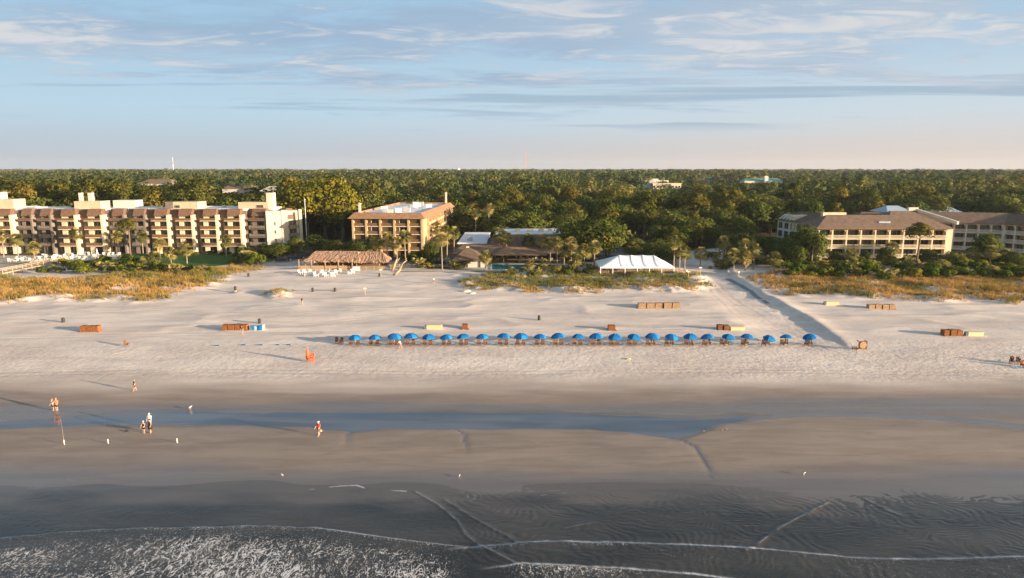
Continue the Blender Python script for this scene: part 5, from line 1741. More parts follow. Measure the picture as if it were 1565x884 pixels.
far_block('pale terrace of small roofs in the trees left of the end tower', 'house', 340, 384, 410, 289, 8, 13, 'white', 'roofbrown', 8, 1, False, 'far_house')
far_block('tiny pink-red house alone in the wood left of the cream hotel roofs', 'house', 1263, 1274, 460, 303, 9, 6, 'white', 'redwhite', 2, 1, False, 'far_house')
far_block('blue-grey metal roofed building right behind the cream hotel', 'building', 1412, 1474, 300, 326, 5, 14, 'taupe', 'bluemetal', 8, 1, False)
far_block('small blue-grey roof at the trees above the shaded hotel wing', 'house', 1458, 1470, 360, 309, 8, 8, 'taupe', 'bluemetal', 2, 1, False, 'far_house')
far_block('pair of blue-grey roof peaks over the cream hotel middle', 'building', 1358, 1396, 262, 325.5, 5, 12, 'taupe', 'bluemetal', 5, 1, False)

# --- masts and tank on the skyline
tw = thing('lattice_mast', 'tall red and white lattice radio mast standing on the skyline', 'mast', (GX(803, 1500, 30), 1500, 2.9), world=True)
zt_ = ZR(233, 1500); xm = GX(803, 1500, 30)
for sx in (-1, 1):
    for sy in (-1, 1):
        MB().tube([(xm + sx * 1.5, 1500 + sy * 1.5, 3), (xm + sx * .8, 1500 + sy * .8, zt_)], .35, 4).build('leg', 'redwhite', tw)
b_ = MB()
for k in range(14):
    za = 3 + (zt_ - 3) * k / 14; zb = 3 + (zt_ - 3) * (k + 1) / 14
    f0 = 1.5 - .7 * k / 14; f1 = 1.5 - .7 * (k + 1) / 14
    b_.tube([(xm - f0, 1500 - f0, za), (xm + f1, 1500 - f1, zb)], .2, 4); b_.tube([(xm + f0, 1500 - f0, za), (xm + f1, 1500 + f1, zb)], .2, 4)
b_.build('bracing', 'white', tw)
wt = thing('water_tower', 'small white water tower just above the skyline left of the mast', 'water tower', (GX(700.5, 2000, 30), 2000, 2.9), world=True)
xw = GX(700.5, 2000, 30)
MB().lathe([(0.5, -4.5), (4.2, -3.2), (5.2, 0), (4.2, 3), (1.5, 4.4), (0.2, 4.8)], (xw, 2000, ZR(259.5, 2000)), 14).build('tank', 'membrane', wt, smooth=True)
MB().tube([(xw, 2000, 3), (xw, 2000, ZR(259.5, 2000) - 4)], [2, 1.4], 8).build('column', 'membrane', wt)
m2 = thing('thin_mast', 'thin pale mast on the skyline above the condominium', 'mast', (GX(265, 1300, 30), 1300, 2.9), world=True)
MB().tube([(GX(265, 1300, 30), 1300, 3), (GX(265, 1300, 30), 1300, ZR(241, 1300))], [.6, .35], 5).build('pole', 'membrane', m2)
MB().box(GX(265, 1300, 30) - .9, GX(265, 1300, 30) + .9, 1299.4, 1300.6, ZR(250, 1300), ZR(248.5, 1300)).build('antenna', 'redwhite', m2)
lp = thing('flag_pole', 'thin pale pole beside the dark trees at the condominium end', 'pole', (GX(468, 250, 10), 250, 2.9), world=True)
MB().tube([(GX(468, 250, 10), 250, 2.6), (GX(468, 250, 10), 250, ZR(306, 250))], [.14, .09], 6).build('pole', 'membrane', lp)
MB().lathe([(.05, 0), (.2, .15), (.2, .3), (.05, .45)], (GX(468, 250, 10), 250, ZR(306, 250)), 8).build('finial', 'membrane', lp)


# ------------------------------------------------------------------ lawn, car park, pool, walks
def sheet(name, poly, mm, label, lift=0.02, zc=None):
    """flat ground cover following the land, cut into a fine fan of cells"""
    P = np.array(poly); x0, y0 = P.min(0); x1, y1 = P.max(0)
    bm = bmesh.new()
    vs = [bm.verts.new((x, y, 0)) for x, y in poly]
    f = bm.faces.new(vs)
    for k in range(1, int((x1 - x0) / 3)):
        g = bm.verts[:] + bm.edges[:] + bm.faces[:]
        bmesh.ops.bisect_plane(bm, geom=g, plane_co=(x0 + 3 * k, 0, 0), plane_no=(1, 0, 0))
    for k in range(1, int((y1 - y0) / 3)):
        g = bm.verts[:] + bm.edges[:] + bm.faces[:]
        bmesh.ops.bisect_plane(bm, geom=g, plane_co=(0, y0 + 3 * k, 0), plane_no=(0, 1, 0))
    X_ = np.array([v.co.x for v in bm.verts]); Y_ = np.array([v.co.y for v in bm.verts])
    Z_ = terrain(X_, Y_) if zc is None else np.full(len(X_), zc)
    for v, z in zip(bm.verts, Z_):
        v.co.z = z + lift
    me = bpy.data.meshes.new(name); bm.to_mesh(me); bm.free()
    me.materials.append(M[mm])
    o = bpy.data.objects.new(name, me); COL.objects.link(o)
    tag(o, label, kind='structure')
    return o


sheet('lawn', poly_world([(182, 411), (215, 407), (330, 408), (362, 404), (374, 397), (366, 389.5), (170, 389.5), (160, 396)]), 'lawn', 'mown green lawn before the condominium', 0.05)
sheet('pool_deck', poly_world([(-60, 402), (60, 402), (108, 400), (190, 396), (188, 391), (-60, 391)]), 'concrete', 'pale paved deck with white loungers before the condominium', 0.06)
sheet('car_park', [(28, 226), (50, 226), (53, 290), (34, 290)], 'asphalt', 'shaded asphalt car park behind the marquee', 0.05)
sheet('bar_lane', poly_world([(405, 408), (462, 406), (462, 396), (425, 394)]), 'concrete', 'grey lane where dark cars stand left of the thatched bar', 0.05)
sheet('restaurant_terrace', [(-34, 192), (26, 192), (28, 222.5), (-20, 222.5)], 'concrete', 'paved terrace round the swimming pool', 0.07, 2.95)
sheet('hotel_yard', [(-34, 197), (-18, 197), (-18, 222), (-28, 222)], 'asphalt', 'dark yard between the tan hotel and the hut', 0.09, 2.96)
pw_ = [(GX(752, 196), 195.5), (GX(800, 196), 195.0), (GX(838, 196), 196.5), (GX(840, 204), 204.0), (GX(822, 207), 207.5), (GX(800, 207), 206.5), (GX(752, 207), 206.8)]
o = sheet('swimming_pool_water', pw_, 'poolwater', 'teal swimming pool before the restaurant', 0.12, 2.95)
rim = MB()
for (a, b_), (c_, d) in zip(pw_, pw_[1:] + pw_[:1]):
    T, L = frame((a, b_), (c_, d)); rim.T = T; rim.box(0, L, -0.45, 0, 2.9, 3.14)
rim = rim.build('pool_rim', 'concrete'); tag(rim, 'pale stone rim round the teal swimming pool', kind='structure')
sheet('access_mat', [(GX(1113, 181) - 0.2, 183.5), (GX(1119, 181) + .4, 183.5), (59.6, 166), (58.6, 152), (57.6, 152), (58.4, 166)], 'mat', 'narrow blue-grey access mat down the right edge of the sandy way', 0.06)


# ------------------------------------------------------------------ loose things
def make_umbrella():
    t = thing('beach_umbrella', '-', 'umbrella', group='blue umbrellas in the long row on the sand')
    n = 8
    for alt in (0, 1):
        mb = MB()
        for k in range(n):
            if k % 2 != alt: continue
            rings = []
            for (r_, z) in ((0.05, 2.02), (0.45, 1.95), (0.85, 1.76), (1.16, 1.46)):
                a0, a1 = 2 * math.pi * k / n, 2 * math.pi * (k + 1) / n
                rings.append([(r_ * math.cos(a0), r_ * math.sin(a0), z), (r_ * .955 * math.cos((a0 + a1) / 2), r_ * .955 * math.sin((a0 + a1) / 2), z - .01), (r_ * math.cos(a1), r_ * math.sin(a1), z)])
            a = rings[-1]
            rings.append([(p[0], p[1], p[2] - 0.13) for p in a])
            V = [p for rg in rings for p in rg]
            mb.add(V, [(3 * i + j, 3 * i + j + 1, 3 * i + j + 4, 3 * i + j + 3) for i in range(4) for j in range(2)])
        mb.build('canopy', 'blue' if alt == 0 else 'bluelight', t)
    MB().tube([(0, 0, -0.3), (0, 0, 2.03)], 0.024, 6).build('pole', 'pole', t)
    MB().lathe([(0.01, 0), (0.04, .03), (0.03, .08), (0.005, .12)], (0, 0, 2.02), 6).build('finial', 'pole', t)
    r = MB()
    for k in range(8):
        a = 2 * math.pi * k / 8; r.tube([(0, 0, 1.6), (.75 * math.cos(a), .75 * math.sin(a), 1.78)], .012, 4)
    r.build('stretchers', 'pole', t)
    return t


def make_chair(wood='wood'):
    """slatted wooden beach chair facing -y"""
    t = thing('wooden_chair', '-', 'chair', group='wooden chairs under the blue umbrellas')
    s = MB()
    for k in range(6):
        y = -0.32 + k * 0.115; s.box(-0.29, 0.29, y, y + 0.095, 0.34 - k * .012, 0.365 - k * .012)
    s.build('seat', wood, t)
    b_ = MB()
    for k in range(6):
        x = -0.29 + k * .098; b_.hexa([(x, .33, .28), (x + .085, .33, .28), (x + .085, .36, .28), (x, .36, .28)], [(x, .62, 1.05), (x + .085, .62, 1.05), (x + .085, .65, 1.05), (x, .65, 1.05)])
    b_.build('backrest', wood, t)
    for sx in (-1, 1):
        for (y, h) in ((-.30, .52), (.36, .50)):
            MB().box(sx * .33 - .03, sx * .33 + .03, y - .03, y + .03, -.03, h).build('leg', wood, t)
        MB().box(sx * .33 - .05, sx * .33 + .05, -.38, .46, .525, .56).build('armrest', wood, t)
    return t


UX = [543.5, 573.5, 603, 628.5, 655.5, 683.5, 709.5, 738, 770, 796.5, 826, 854.5, 883.5, 912, 940, 967.5, 996.5, 1025, 1055, 1083, 1111, 1141, 1173, 1202, 1239]
UM = make_umbrella(); CHA = make_chair()
first_c = True
ru = random.Random(4)
for k, px in enumerate(UX):
    g = GT(px, 527.8)
    u = UM if k == 0 else copy_tree(UM)
    tilt = 0.05 + 0.14 * max(0, (k - 10) / 14)
    u.location = g - Vector((0, 0, 0.04)); u.rotation_euler = (ru.uniform(-.14, .10), tilt + ru.uniform(-.12, .12), ru.uniform(0, 6.28))
    s = ru.uniform(0.94, 1.12); u.scale = (s, s, s)
    ex = ', leftmost' if k == 0 else (', last before the sandy way' if k == 24 else '')
    u['label'] = f'blue beach umbrella, {ORD[k]} from the left in the row{ex}'
    shift = -0.15 - 0.5 * max(0, (k - 11) / 13)
    gap = 0.52 - 0.10 * max(0, (k - 12) / 12)
    for side in (-1, 1):
        c_ = CHA if first_c else copy_tree(CHA); first_c = False
        x = g.x + shift + side * gap + ru.uniform(-.06, .06); y = g.y - 0.55 + ru.uniform(-.15, .15) + (0.4 * (k > 18) * (side > 0))
        c_.location = (x, y, TZ(x, y)); c_.rotation_euler = (0, 0, ru.uniform(-.12, .12) - 0.35 * max(0, (k - 14) / 10))
        c_['label'] = f'{"left" if side < 0 else "right"} wooden chair of the pair under the {ORD[k]} blue umbrella from the left'


def chair_copy(px, py, rz, label, group=None, tilt=0.0):
    c_ = copy_tree(CHA); c_.location = GT(px, py); c_.rotation_euler = (tilt, 0, rz); c_['label'] = label
    if group: c_['group'] = group
    elif 'group' in c_: del c_['group']
    return c_


chair_copy(516, 525, 0.5, 'bare wooden chair left of the umbrella row, turned aside, left one', 'two chairs without umbrella')
chair_copy(521, 526, -0.2, 'bare wooden chair left of the umbrella row, nearer the first umbrella', 'two chairs without umbrella')


def slat_stack(px0, px1, base, row_top, n, wood, label, depth=1.3):
    """a pile of folded slatted loungers standing shoulder to shoulder"""
    g = GT((px0 + px1) / 2, base)
    w = (px1 - px0) / F * (g.y * math.cos(PITCH) + (H - g.z) * math.sin(PITCH)); h = ZR(row_top, g.y) - g.z
    t = thing('lounger_stack', label, 'stack', g)
    for k in range(n):
        a = -w / 2 + w * k / n; b_ = a + w / n * 0.88; hh = h * random.uniform(.9, 1.02)
        mb = MB(); dy = random.uniform(0, .22)
        m_ = max(3, int((b_ - a) / 0.16))
        for q in range(m_):
            c0 = a + (b_ - a) * q / m_; mb.box(c0, c0 + (b_ - a) / m_ * .8, dy, dy + .05, 0.02, hh)
        mb.box(a, b_, dy - .04, dy - .003, hh * .72, hh * .80); mb.box(a, b_, dy - .04, dy - .003, hh * .16, hh * .24)
        mb.box(a, b_, dy + .053, depth + dy, 0.05, hh * .97)
        mb.build('folded_lounger', wood, t)
    for sx in (-1, 1):
        MB().box(sx * w / 2 - .04, sx * w / 2 + .04, -.1, depth, -.05, .08).build('skid', wood, t)
    return t


def storage_box(px0, px1, base, row_top, mm, label, dark_end=True, depth=0.8):
    g = GT((px0 + px1) / 2, base)
    w = (px1 - px0) / F * (g.y * math.cos(PITCH) + (H - g.z) * math.sin(PITCH)); h = ZR(row_top, g.y) - g.z
    t = thing('storage_box', label, 'box', g)
    MB().hexa([(-w / 2, 0, -.05), (w / 2, 0, -.05), (w / 2, depth, -.05), (-w / 2, depth, -.05)], [(-w / 2 - .03, -.03, h * .82), (w / 2 + .03, -.03, h * .82), (w / 2 + .03, depth + .03, h * .82), (-w / 2 - .03, depth + .03, h * .82)]).build('body', mm, t)
    MB().hexa([(-w / 2 - .07, -.07, h * .825), (w / 2 + .07, -.07, h * .825), (w / 2 + .07, depth + .07, h * .825), (-w / 2 - .07, depth + .07, h * .825)], [(-w / 2 + .02, .05, h), (w / 2 - .02, .05, h), (w / 2 - .02, depth - .05, h), (-w / 2 + .02, depth - .05, h)]).build('lid', mm, t)
    if dark_end:
        MB().box(-w / 2 - .4, -w / 2 - .08, .05, depth - .1, -.05, h * .95).build('end_bin', 'stack_grey', t)
    return t


slat_stack(122, 150, 508, 499, 3, 'orangewood', 'orange-brown stack of folded loungers alone on the left sand')
slat_stack(339, 378, 505.5, 497, 4, 'orangewood', 'longest orange-brown stack of folded loungers, beside the blue-white crate pile')
slat_stack(706, 716, 504, 496.5, 1, 'orangewood', 'small square brown stack right of the long cream box')
slat_stack(930, 942, 506, 498, 1, 'orangewood', 'small square brown stack standing alone behind the middle umbrellas')
slat_stack(1098, 1116, 505.5, 497.5, 2, 'wood', 'dark brown lounger stack touching a cream box')
slat_stack(1444, 1473, 514, 505, 3, 'orangewood', 'orange-brown lounger stack left of a cream box near the right edge')
slat_stack(976, 1041, 472, 463.5, 5, 'tanwood', 'long tan row of five upright slatted loungers before the middle dune')
slat_stack(1329, 1370, 473.5, 466, 4, 'tanwood', 'tan row of four upright slatted loungers before the right dune')
storage_box(652, 675, 504, 497.5, 'creambox', 'long cream storage box with a dark end behind the umbrella row')
storage_box(1117, 1138, 505, 500, 'creambox', 'low cream storage box touching the dark brown stack', False)
storage_box(1263, 1282, 467, 461.5, 'creambox', 'weathered cream box with dark end at the foot of the right dune')
storage_box(1480, 1503, 514, 508, 'creambox', 'cream storage box with grey bin by the right-hand lounger stack')
# blue and white crates
g = GT(392, 505)
t = thing('crate_pile', 'row of blue and white crates beside the longest lounger stack', 'crates', g)
for k, mm in enumerate(('stack_grey', 'bluelight', 'towel', 'blue', 'bluelight')):
    x = -1.35 + k * .48
    MB().box(x, x + .44, 0, .6, 0, random.uniform(.75, .95)).build('crate', mm, t)
MB().box(1.1, 1.42, 0, .6, 0, 1.0).build('crate', 'plastic', t)


def trash_bin(px, py, label, post=False, h=1.0):
    g = GT(px, py)
    t = thing('trash_bin', label, 'bin', g, 'dark bins on the sand')
    z = 0.35 if post else 0.0
    if post:
        MB().box(-.22, .22, -.22, .22, -.1, .35).build('base', 'drift', t)
    MB().lathe([(.25, 0), (.30, .1), (.31, h * .6), (.29, h * .82)], (0, 0, z), 12).build('body', 'bin', t, smooth=False)
    MB().lathe([(.32, 0), (.30, .05), (.12, .16), (.03, .18)], (0, 0, z + h * .82), 12).build('lid', 'bin', t)
    return t


for px, py, lab, post in [
    (97, 493, 'dark bin behind the lone orange-brown lounger stack at left', False), (397, 494.5, 'dark bin right behind the blue-white crate pile', False),
    (824, 489.5, 'dark bin alone on the open sand behind the middle umbrellas', False), (360, 446, 'dark bin on a pale base with grass round it', True),
    (380, 423, 'dark bin at the tip of the left grass', False), (512, 446, 'dark bin on the sand seaward of the white chairs', False),
    (580, 423, 'dark bin beside a pale post below the driftwood', False), (478, 446, 'small grey bin among worn sand fence posts', False)]:
    trash_bin(px, py, lab, post)


# white chairs by the bar, loungers on the pool deck
def make_white_chair():
    t = thing('white_chair', '-', 'chair', group='white chairs before the thatched bar')
    MB().hexa([(-.3, -.35, .36), (.3, -.35, .36), (.3, .3, .28), (-.3, .3, .28)], [(-.3, -.35, .42), (.3, -.35, .42), (.3, .3, .34), (-.3, .3, .34)]).build('seat', 'plastic', t)
    MB().hexa([(-.3, .24, .3), (.3, .24, .3), (.3, .31, .3), (-.3, .31, .3)], [(-.34, .55, 1.05), (.34, .55, 1.05), (.34, .62, 1.05), (-.34, .62, 1.05)]).build('backrest', 'plastic', t)
    for sx in (-1, 1):
        MB().box(sx * .36 - .06, sx * .36 + .06, -.42, .42, .54, .60).build('armrest', 'plastic', t)
        MB().box(sx * .36 - .04, sx * .36 + .04, -.36, -.28, -.02, .54).build('leg', 'plastic', t)
        MB().box(sx * .36 - .04, sx * .36 + .04, .30, .38, -.02, .54).build('leg', 'plastic', t)
    return t


WC = make_white_chair(); k = 0
spots = [(459, 420), (465, 419), (468, 423), (474, 419), (479, 420), (483, 424), (490, 422), (495, 420), (500, 418), (499, 424), (509, 424), (513, 420), (519, 418), (534, 420), (539, 419)]
for i, (px, py) in enumerate(spots):
    c_ = WC if i == 0 else copy_tree(WC)
    c_.location = GT(px, py - .5); c_.scale = (1.15,) * 3; c_.rotation_euler = (0, 0, ru.uniform(-1.2, 1.2))
    c_['label'] = f'white beach chair, {ORD[i]} from the left before the thatched bar'


def make_pool_lounger():
    t = thing('pool_lounger', '-', 'lounger', group='white loungers on the pool deck')
    MB().box(-.33, .33, -1.0, .35, .30, .36).build('seat', 'plastic', t)
    MB().hexa([(-.33, .353, .30), (.33, .353, .30), (.33, .42, .30), (-.33, .42, .30)], [(-.33, .85, .98), (.33, .85, .98), (.33, .91, .98), (-.33, .91, .98)]).build('backrest', 'plastic', t)
    for sx in (-1, 1):
        for y in (-.9, .3):
            MB().box(sx * .3 - .03, sx * .3 + .03, y - .03, y + .03, -.03, .297).build('leg', 'plastic', t)
    return t


PL = make_pool_lounger(); n = 0
for row, (py, a, b_, cnt) in enumerate([(391.5, 96, 186, 15), (394.5, 62, 158, 17), (397.5, 20, 140, 19), (400.5, 12, 60, 8)]):
    for k in range(cnt):
        c_ = PL if n == 0 else copy_tree(PL); n += 1
        g = GT(a + (b_ - a) * (k + ru.uniform(.2, .8)) / cnt, py + ru.uniform(-.6, .6))
        c_.location = g + Vector((0, 0, .06)); c_.rotation_euler = (0, 0, ru.choice([0, 0, .5, -0.6, 3.1]) + ru.uniform(-.3, .3)); c_.scale = (1.1,) * 3
        c_['label'] = f'white pool lounger, {ORD[k]} from the left in the {("back", "third", "second", "front")[row]} row on the deck'
tt = thing('furled_umbrella', 'furled white umbrella among the white pool loungers', 'umbrella', GT(149, 392))
MB().tube([(0, 0, 0), (0, 0, 1.0)], .04, 6).build('pole', 'plastic', tt); MB().lathe([(.05, .9), (.22, 1.1), (.14, 2.1), (.02, 2.7)], n=8).build('canopy', 'canvas', tt)
for i, (px, py) in enumerate([(768, 396), (775, 394), (790, 395), (797, 396), (806, 394), (818, 396), (760, 398), (842, 398)]):
    c_ = copy_tree(WC); g = G(px, py); c_.location = (g.x, g.y, 3.02); c_.rotation_euler = (0, 0, ru.uniform(-2, 2)); c_['group'] = 'chairs on the restaurant terrace'
    c_['label'] = f'white chair on the restaurant terrace behind the pool, {ORD[[6, 0, 1, 2, 3, 4, 5, 7].index(i)] if False else ORD[sorted([768, 775, 790, 797, 806, 818, 760, 842]).index(px)]} from the left'


# fences, boardwalks, sign, mast-like posts
def rail_fence(name, pts, label, cat='fence', h=1.1, step=2.4, mm='boardwalk', boards=2, post_h=0.15, z=None):
    t = thing(name, label, cat, (pts[0][0], pts[0][1], TZ(*pts[0]) if z is None else z), world=True)
    for (a, b_) in zip(pts[:-1], pts[1:]):
        L = math.hypot(b_[0] - a[0], b_[1] - a[1]); n = max(1, round(L / step))
        for k in range(n):
            p = [a[i] + (b_[i] - a[i]) * k / n for i in (0, 1)]; q = [a[i] + (b_[i] - a[i]) * (k + 1) / n for i in (0, 1)]
            zp = TZ(*p) if z is None else z; zq = TZ(*q) if z is None else z
            MB().box(p[0] - .08, p[0] + .08, p[1] - .08, p[1] + .08, zp - .3, zp + h + post_h).build('post', mm, t)
            mb = MB()
            for j in range(boards):
                zz_ = h * (j + 1) / boards
                dx, dy = q[0] - p[0], q[1] - p[1]; l = math.hypot(dx, dy); nx, ny = -dy / l * .04, dx / l * .04; hb = .12 if boards < 4 else h / boards * .44
                mb.add([(p[0] + nx, p[1] + ny, zp + zz_ - hb), (q[0] + nx, q[1] + ny, zq + zz_ - hb), (q[0] + nx, q[1] + ny, zq + zz_), (p[0] + nx, p[1] + ny, zp + zz_), (p[0] - nx, p[1] - ny, zp + zz_ - hb), (q[0] - nx, q[1] - ny, zq + zz_ - hb), (q[0] - nx, q[1] - ny, zq + zz_), (p[0] - nx, p[1] - ny, zp + zz_)],
                       [(0, 1, 2, 3), (7, 6, 5, 4), (0, 4, 5, 1), (1, 5, 6, 2), (2, 6, 7, 3), (3, 7, 4, 0)])
            mb.build('rail', mm, t)
    p = pts[-1]; zp = TZ(*p) if z is None else z
    MB().box(p[0] - .08, p[0] + .08, p[1] - .08, p[1] + .08, zp - .3, zp + h + post_h).build('post', mm, t)
    return t


P2 = lambda a, b_: (lambda g: (g.x, g.y))(G(a, b_))
rail_fence('rail_fence', [P2(596, 411), P2(640, 409.5), P2(700, 410)], 'pale weathered rail fence between the thatched bar and the hut', h=1.0)
rail_fence('board_fence', [P2(902, 419), P2(985, 419.5), P2(1068, 419)], 'reddish board fence running in front of the white marquee', h=1.25, mm='fence', boards=5)
rail_fence('board_fence', [P2(845, 417), P2(900, 418)], 'reddish board fence between the pool and the marquee', h=1.2, mm='fence', boards=5)
rail_fence('board_fence', [P2(535, 412.5), P2(596, 413)], 'grey board fence right of the thatched bar', h=1.0, boards=4)
bw = [P2(-90, 430), P2(0, 424), P2(45, 414), P2(80, 407), P2(109, 403.5)]
t = thing('boardwalk', 'raised wooden boardwalk slanting over the left dune to the pool deck', 'boardwalk', (bw[0][0], bw[0][1], 3.0), world=True)
mb = MB()
for (a, b_) in zip(bw[:-1], bw[1:]):
    za, zb = max(TZ(*a), 2.9) + .9, max(TZ(*b_), 2.9) + .9
    dx, dy = b_[0] - a[0], b_[1] - a[1]; l = math.hypot(dx, dy); nx, ny = -dy / l * .9, dx / l * .9
    mb.hexa([(a[0] + nx, a[1] + ny, za - .2), (b_[0] + nx, b_[1] + ny, zb - .2), (b_[0] - nx, b_[1] - ny, zb - .2), (a[0] - nx, a[1] - ny, za - .2)], [(a[0] + nx, a[1] + ny, za), (b_[0] + nx, b_[1] + ny, zb), (b_[0] - nx, b_[1] - ny, zb), (a[0] - nx, a[1] - ny, za)])
    n = int(l / 3)
    for k in range(n):
        for s in (-1, 1):
            x = a[0] + dx * k / n + s * nx; y = a[1] + dy * k / n + s * ny; z = za + (zb - za) * k / n
            MB().box(x - .07, x + .07, y - .07, y + .07, 2.0, z + 1.05).build('post', 'boardwalk', t)
    for s in (-1, 1):
        r = MB(); r.tube([(a[0] + s * nx, a[1] + s * ny, za + 1.0), (b_[0] + s * nx, b_[1] + s * ny, zb + 1.0)], .07, 4); r.tube([(a[0] + s * nx, a[1] + s * ny, za + .55), (b_[0] + s * nx, b_[1] + s * ny, zb + .55)], .05, 4); r.build('handrail', 'boardwalk', t)
mb.build('walkway', 'boardwalk', t)
sg = thing('white_board', 'plain white board standing at the right end of the thatched bar fence', 'board', GT(545, 416))
MB().box(-1.0, 1.0, 0, .06, .35, 1.55).build('panel', 'plastic', sg)
for sx in (-.85, .85): MB().box(sx - .05, sx + .05, .062, .14, -.3, 1.5).build('leg', 'drift', sg)
for px, py, h, lab in [(558, 451, 1.9, 'pale signpost with crossbar alone on the sand seaward of the driftwood'), (582, 423, 2.2, 'pale post beside the dark bin below the driftwood'), (1074, 437, 1.6, 'white post at the seaward right tip of the middle grass'), (1070, 425, 2.6, 'pale post with a cross rail at the head of the sandy way'), (1052, 424, 2.0, 'pale post in the grass left of the sandy way')]:
    t = thing('wooden_post', lab, 'post', GT(px, py), 'posts by the beach')
    MB().box(-.07, .07, -.07, .07, -.3, h).build('upright', 'drift', t); MB().box(-.4, .4, -.09, -.072, h - .45, h - .2).build('crossbar', 'plastic', t)
# driftwood trunks beside the bar
for i, (pts, lab) in enumerate([([(598, 411, 1.2), (603, 404, 2.2), (606, 398, 3.4)], 'upright pale driftwood trunk right of the thatched bar, left one'), ([(609, 410, 1.0), (614, 404, 2.2), (621, 400, 3.0)], 'leaning pale driftwood trunk right of the thatched bar, right one'), ([(602, 424, .3), (607, 418, .8), (613, 414, 1.6)], 'curved low driftwood trunk lying at the sand edge below the trunks')]):
    w_ = [GT(a, 415 if i < 2 else 421) for a, b_, z in pts]
    P_ = [(q.x, q.y + (1.5 if i < 2 else 0), q.z + (0.0 if k == 0 else z)) for k, (q, (a, b_, z)) in enumerate(zip(w_, pts))]
    t = thing('driftwood', lab, 'driftwood', P_[0], world=True)
    mb = MB(); mb.tube(P_, [.45, .34, .16], 7); mb.build('trunk', 'drift', t, smooth=True)
    q = Vector(P_[1]); MB().tube([q, q + Vector((.9, .1, .7)), q + Vector((1.3, .1, 1.5))], [.2, .13, .05], 6).build('branch', 'drift', t, smooth=True)

# wooden frames with the round disc
t = thing('tipped_table', 'square wooden table tipped on its side, round tan top, by the sandy way', 'table', GT(1318, 534.5))
MB(Matrix.Translation((0.05, 0, .78)) @ Matrix.Rotation(R(90), 4, 'X')).lathe([(.05, 0), (.60, 0), (.62, .03), (.60, .06), (.05, .07)], n=24).build('round_top', 'tanwood', t)
f = MB(); f.box(-.72, .80, .02, .10, .05, .17); f.box(-.72, .80, .02, .10, 1.36, 1.48); f.box(-.72, -.58, .02, .1, .173, 1.357); f.box(.66, .80, .02, .1, .173, 1.357); f.box(-.577, .657, .05, .09, .173, 1.357); f.build('frame', 'wood', t)
for sx in (-.65, .72):
    for z in (.1, 1.4): MB().box(sx - .05, sx + .05, .103, .85, z - .05, z + .05).build('leg', 'wood', t)
chair_copy(1306, 535, 1.2, 'dark wooden chair standing just left of the tipped round table')
# orange lifeguard things
t = thing('orange_umbrella', 'furled orange umbrella stuck upright beside the orange chair', 'umbrella', GT(470.5, 552.5))
MB().tube([(0, 0, -.3), (0, 0, 2.2)], .035, 6).build('pole', 'pole', t); MB().lathe([(.10, .25), (.30, .5), (.27, 1.2), (.16, 1.9), (.03, 2.3)], n=9).build('canopy', 'orange', t)
t = thing('orange_chair', 'orange wooden high-seated chair beside the furled orange umbrella', 'chair', GT(476.5, 553)); t.scale = (.82, .82, .88)
MB().box(-.42, .42, -.35, .4, .72, .80).build('seat', 'orange', t)
b_ = MB()
for k in range(3): b_.box(-.42, .42, .40 + k * .03, .45 + k * .03, .9 + k * .24, 1.08 + k * .24)
b_.build('backrest', 'orange', t)
for sx in (-1, 1):
    for y in (-.32, .36): MB().box(sx * .42 - .05, sx * .42 + .05, y - .05, y + .05, -.1, 1.08 if y < 0 else 1.5).build('leg', 'orange', t)
    MB().box(sx * .42 - .06, sx * .42 + .06, -.42, .30, 1.083, 1.13).build('armrest', 'orange', t)
l_ = MB(); l_.box(-.37, .37, -.36, -.32, .25, .42); l_.box(-.37, .37, -.36, -.32, .52, .68); l_.build('front_slats', 'orange', t)
t = chair_copy(194, 530, 0.9, 'low orange-brown chair alone on the open sand at left')
for c_ in t.children:
    pass
# folded blue umbrellas lying on the sand
for i, px in enumerate((332, 372, 398, 424, 441)):
    g = GT(px, 528 if i else 529); t = thing('folded_umbrella', f'furled blue umbrella lying on the sand, {ORD[i]} from the left of five', 'umbrella', g, 'furled umbrellas lying on the sand', ru.uniform(-.2, .2))
    Tm = Matrix.Translation((0, 0, .12)) @ Matrix.Rotation(R(90), 4, 'Y')
    MB(Tm).lathe([(.02, -.45), (.07, -.35), (.10, .2), (.08, .35), (.02, .4)], n=8).build('canopy', 'blue', t); MB(Tm).tube([(0, 0, .38), (0, 0, .8)], .02, 5).build('pole', 'pole', t)
# fishing rods in white holders
for px, py, rod, lab in [(98.5, 679.5, True, 'white rod holder with a tall fishing rod, leftmost of three'), (165.5, 678, True, 'white rod holder with a thin dark fishing rod, middle of three'), (271, 677, False, 'white rod holder without rod, right of the couple')]:
    g = GT(px, py); t = thing('rod_holder', lab, 'rod holder', g, 'fishing rod holders on the wet sand')
    MB().tube([(0, 0, -.2), (-.02, 0, .55)], .055, 8).build('tube', 'plastic', t)
    if rod:
        MB().tube([(-.02, 0, .3), (-.10, .1, 1.5), (-.28, .3, 3.1)], [.016, .011, .006], 5).build('rod', 'drift' if px < 120 else 'bin', t)
t = thing('dark_bag', 'small dark bag on the wet sand left of the couple', 'bag', GT(194, 660))
MB().hexa([(-.2, -.12, 0), (.2, -.12, 0), (.2, .12, 0), (-.2, .12, 0)], [(-.15, -.06, .2), (.15, -.06, .2), (.15, .06, .2), (-.15, .06, .2)]).build('body', 'bin', t)
MB().tube([(-.1, 0, .19), (-.06, 0, .29), (.06, 0, .29), (.1, 0, .19)], .015, 5).build('handle', 'bin', t)
t = thing('white_bucket', 'white bucket on the sand left of the seated people at the right edge', 'bucket', GT(1527, 553.5))
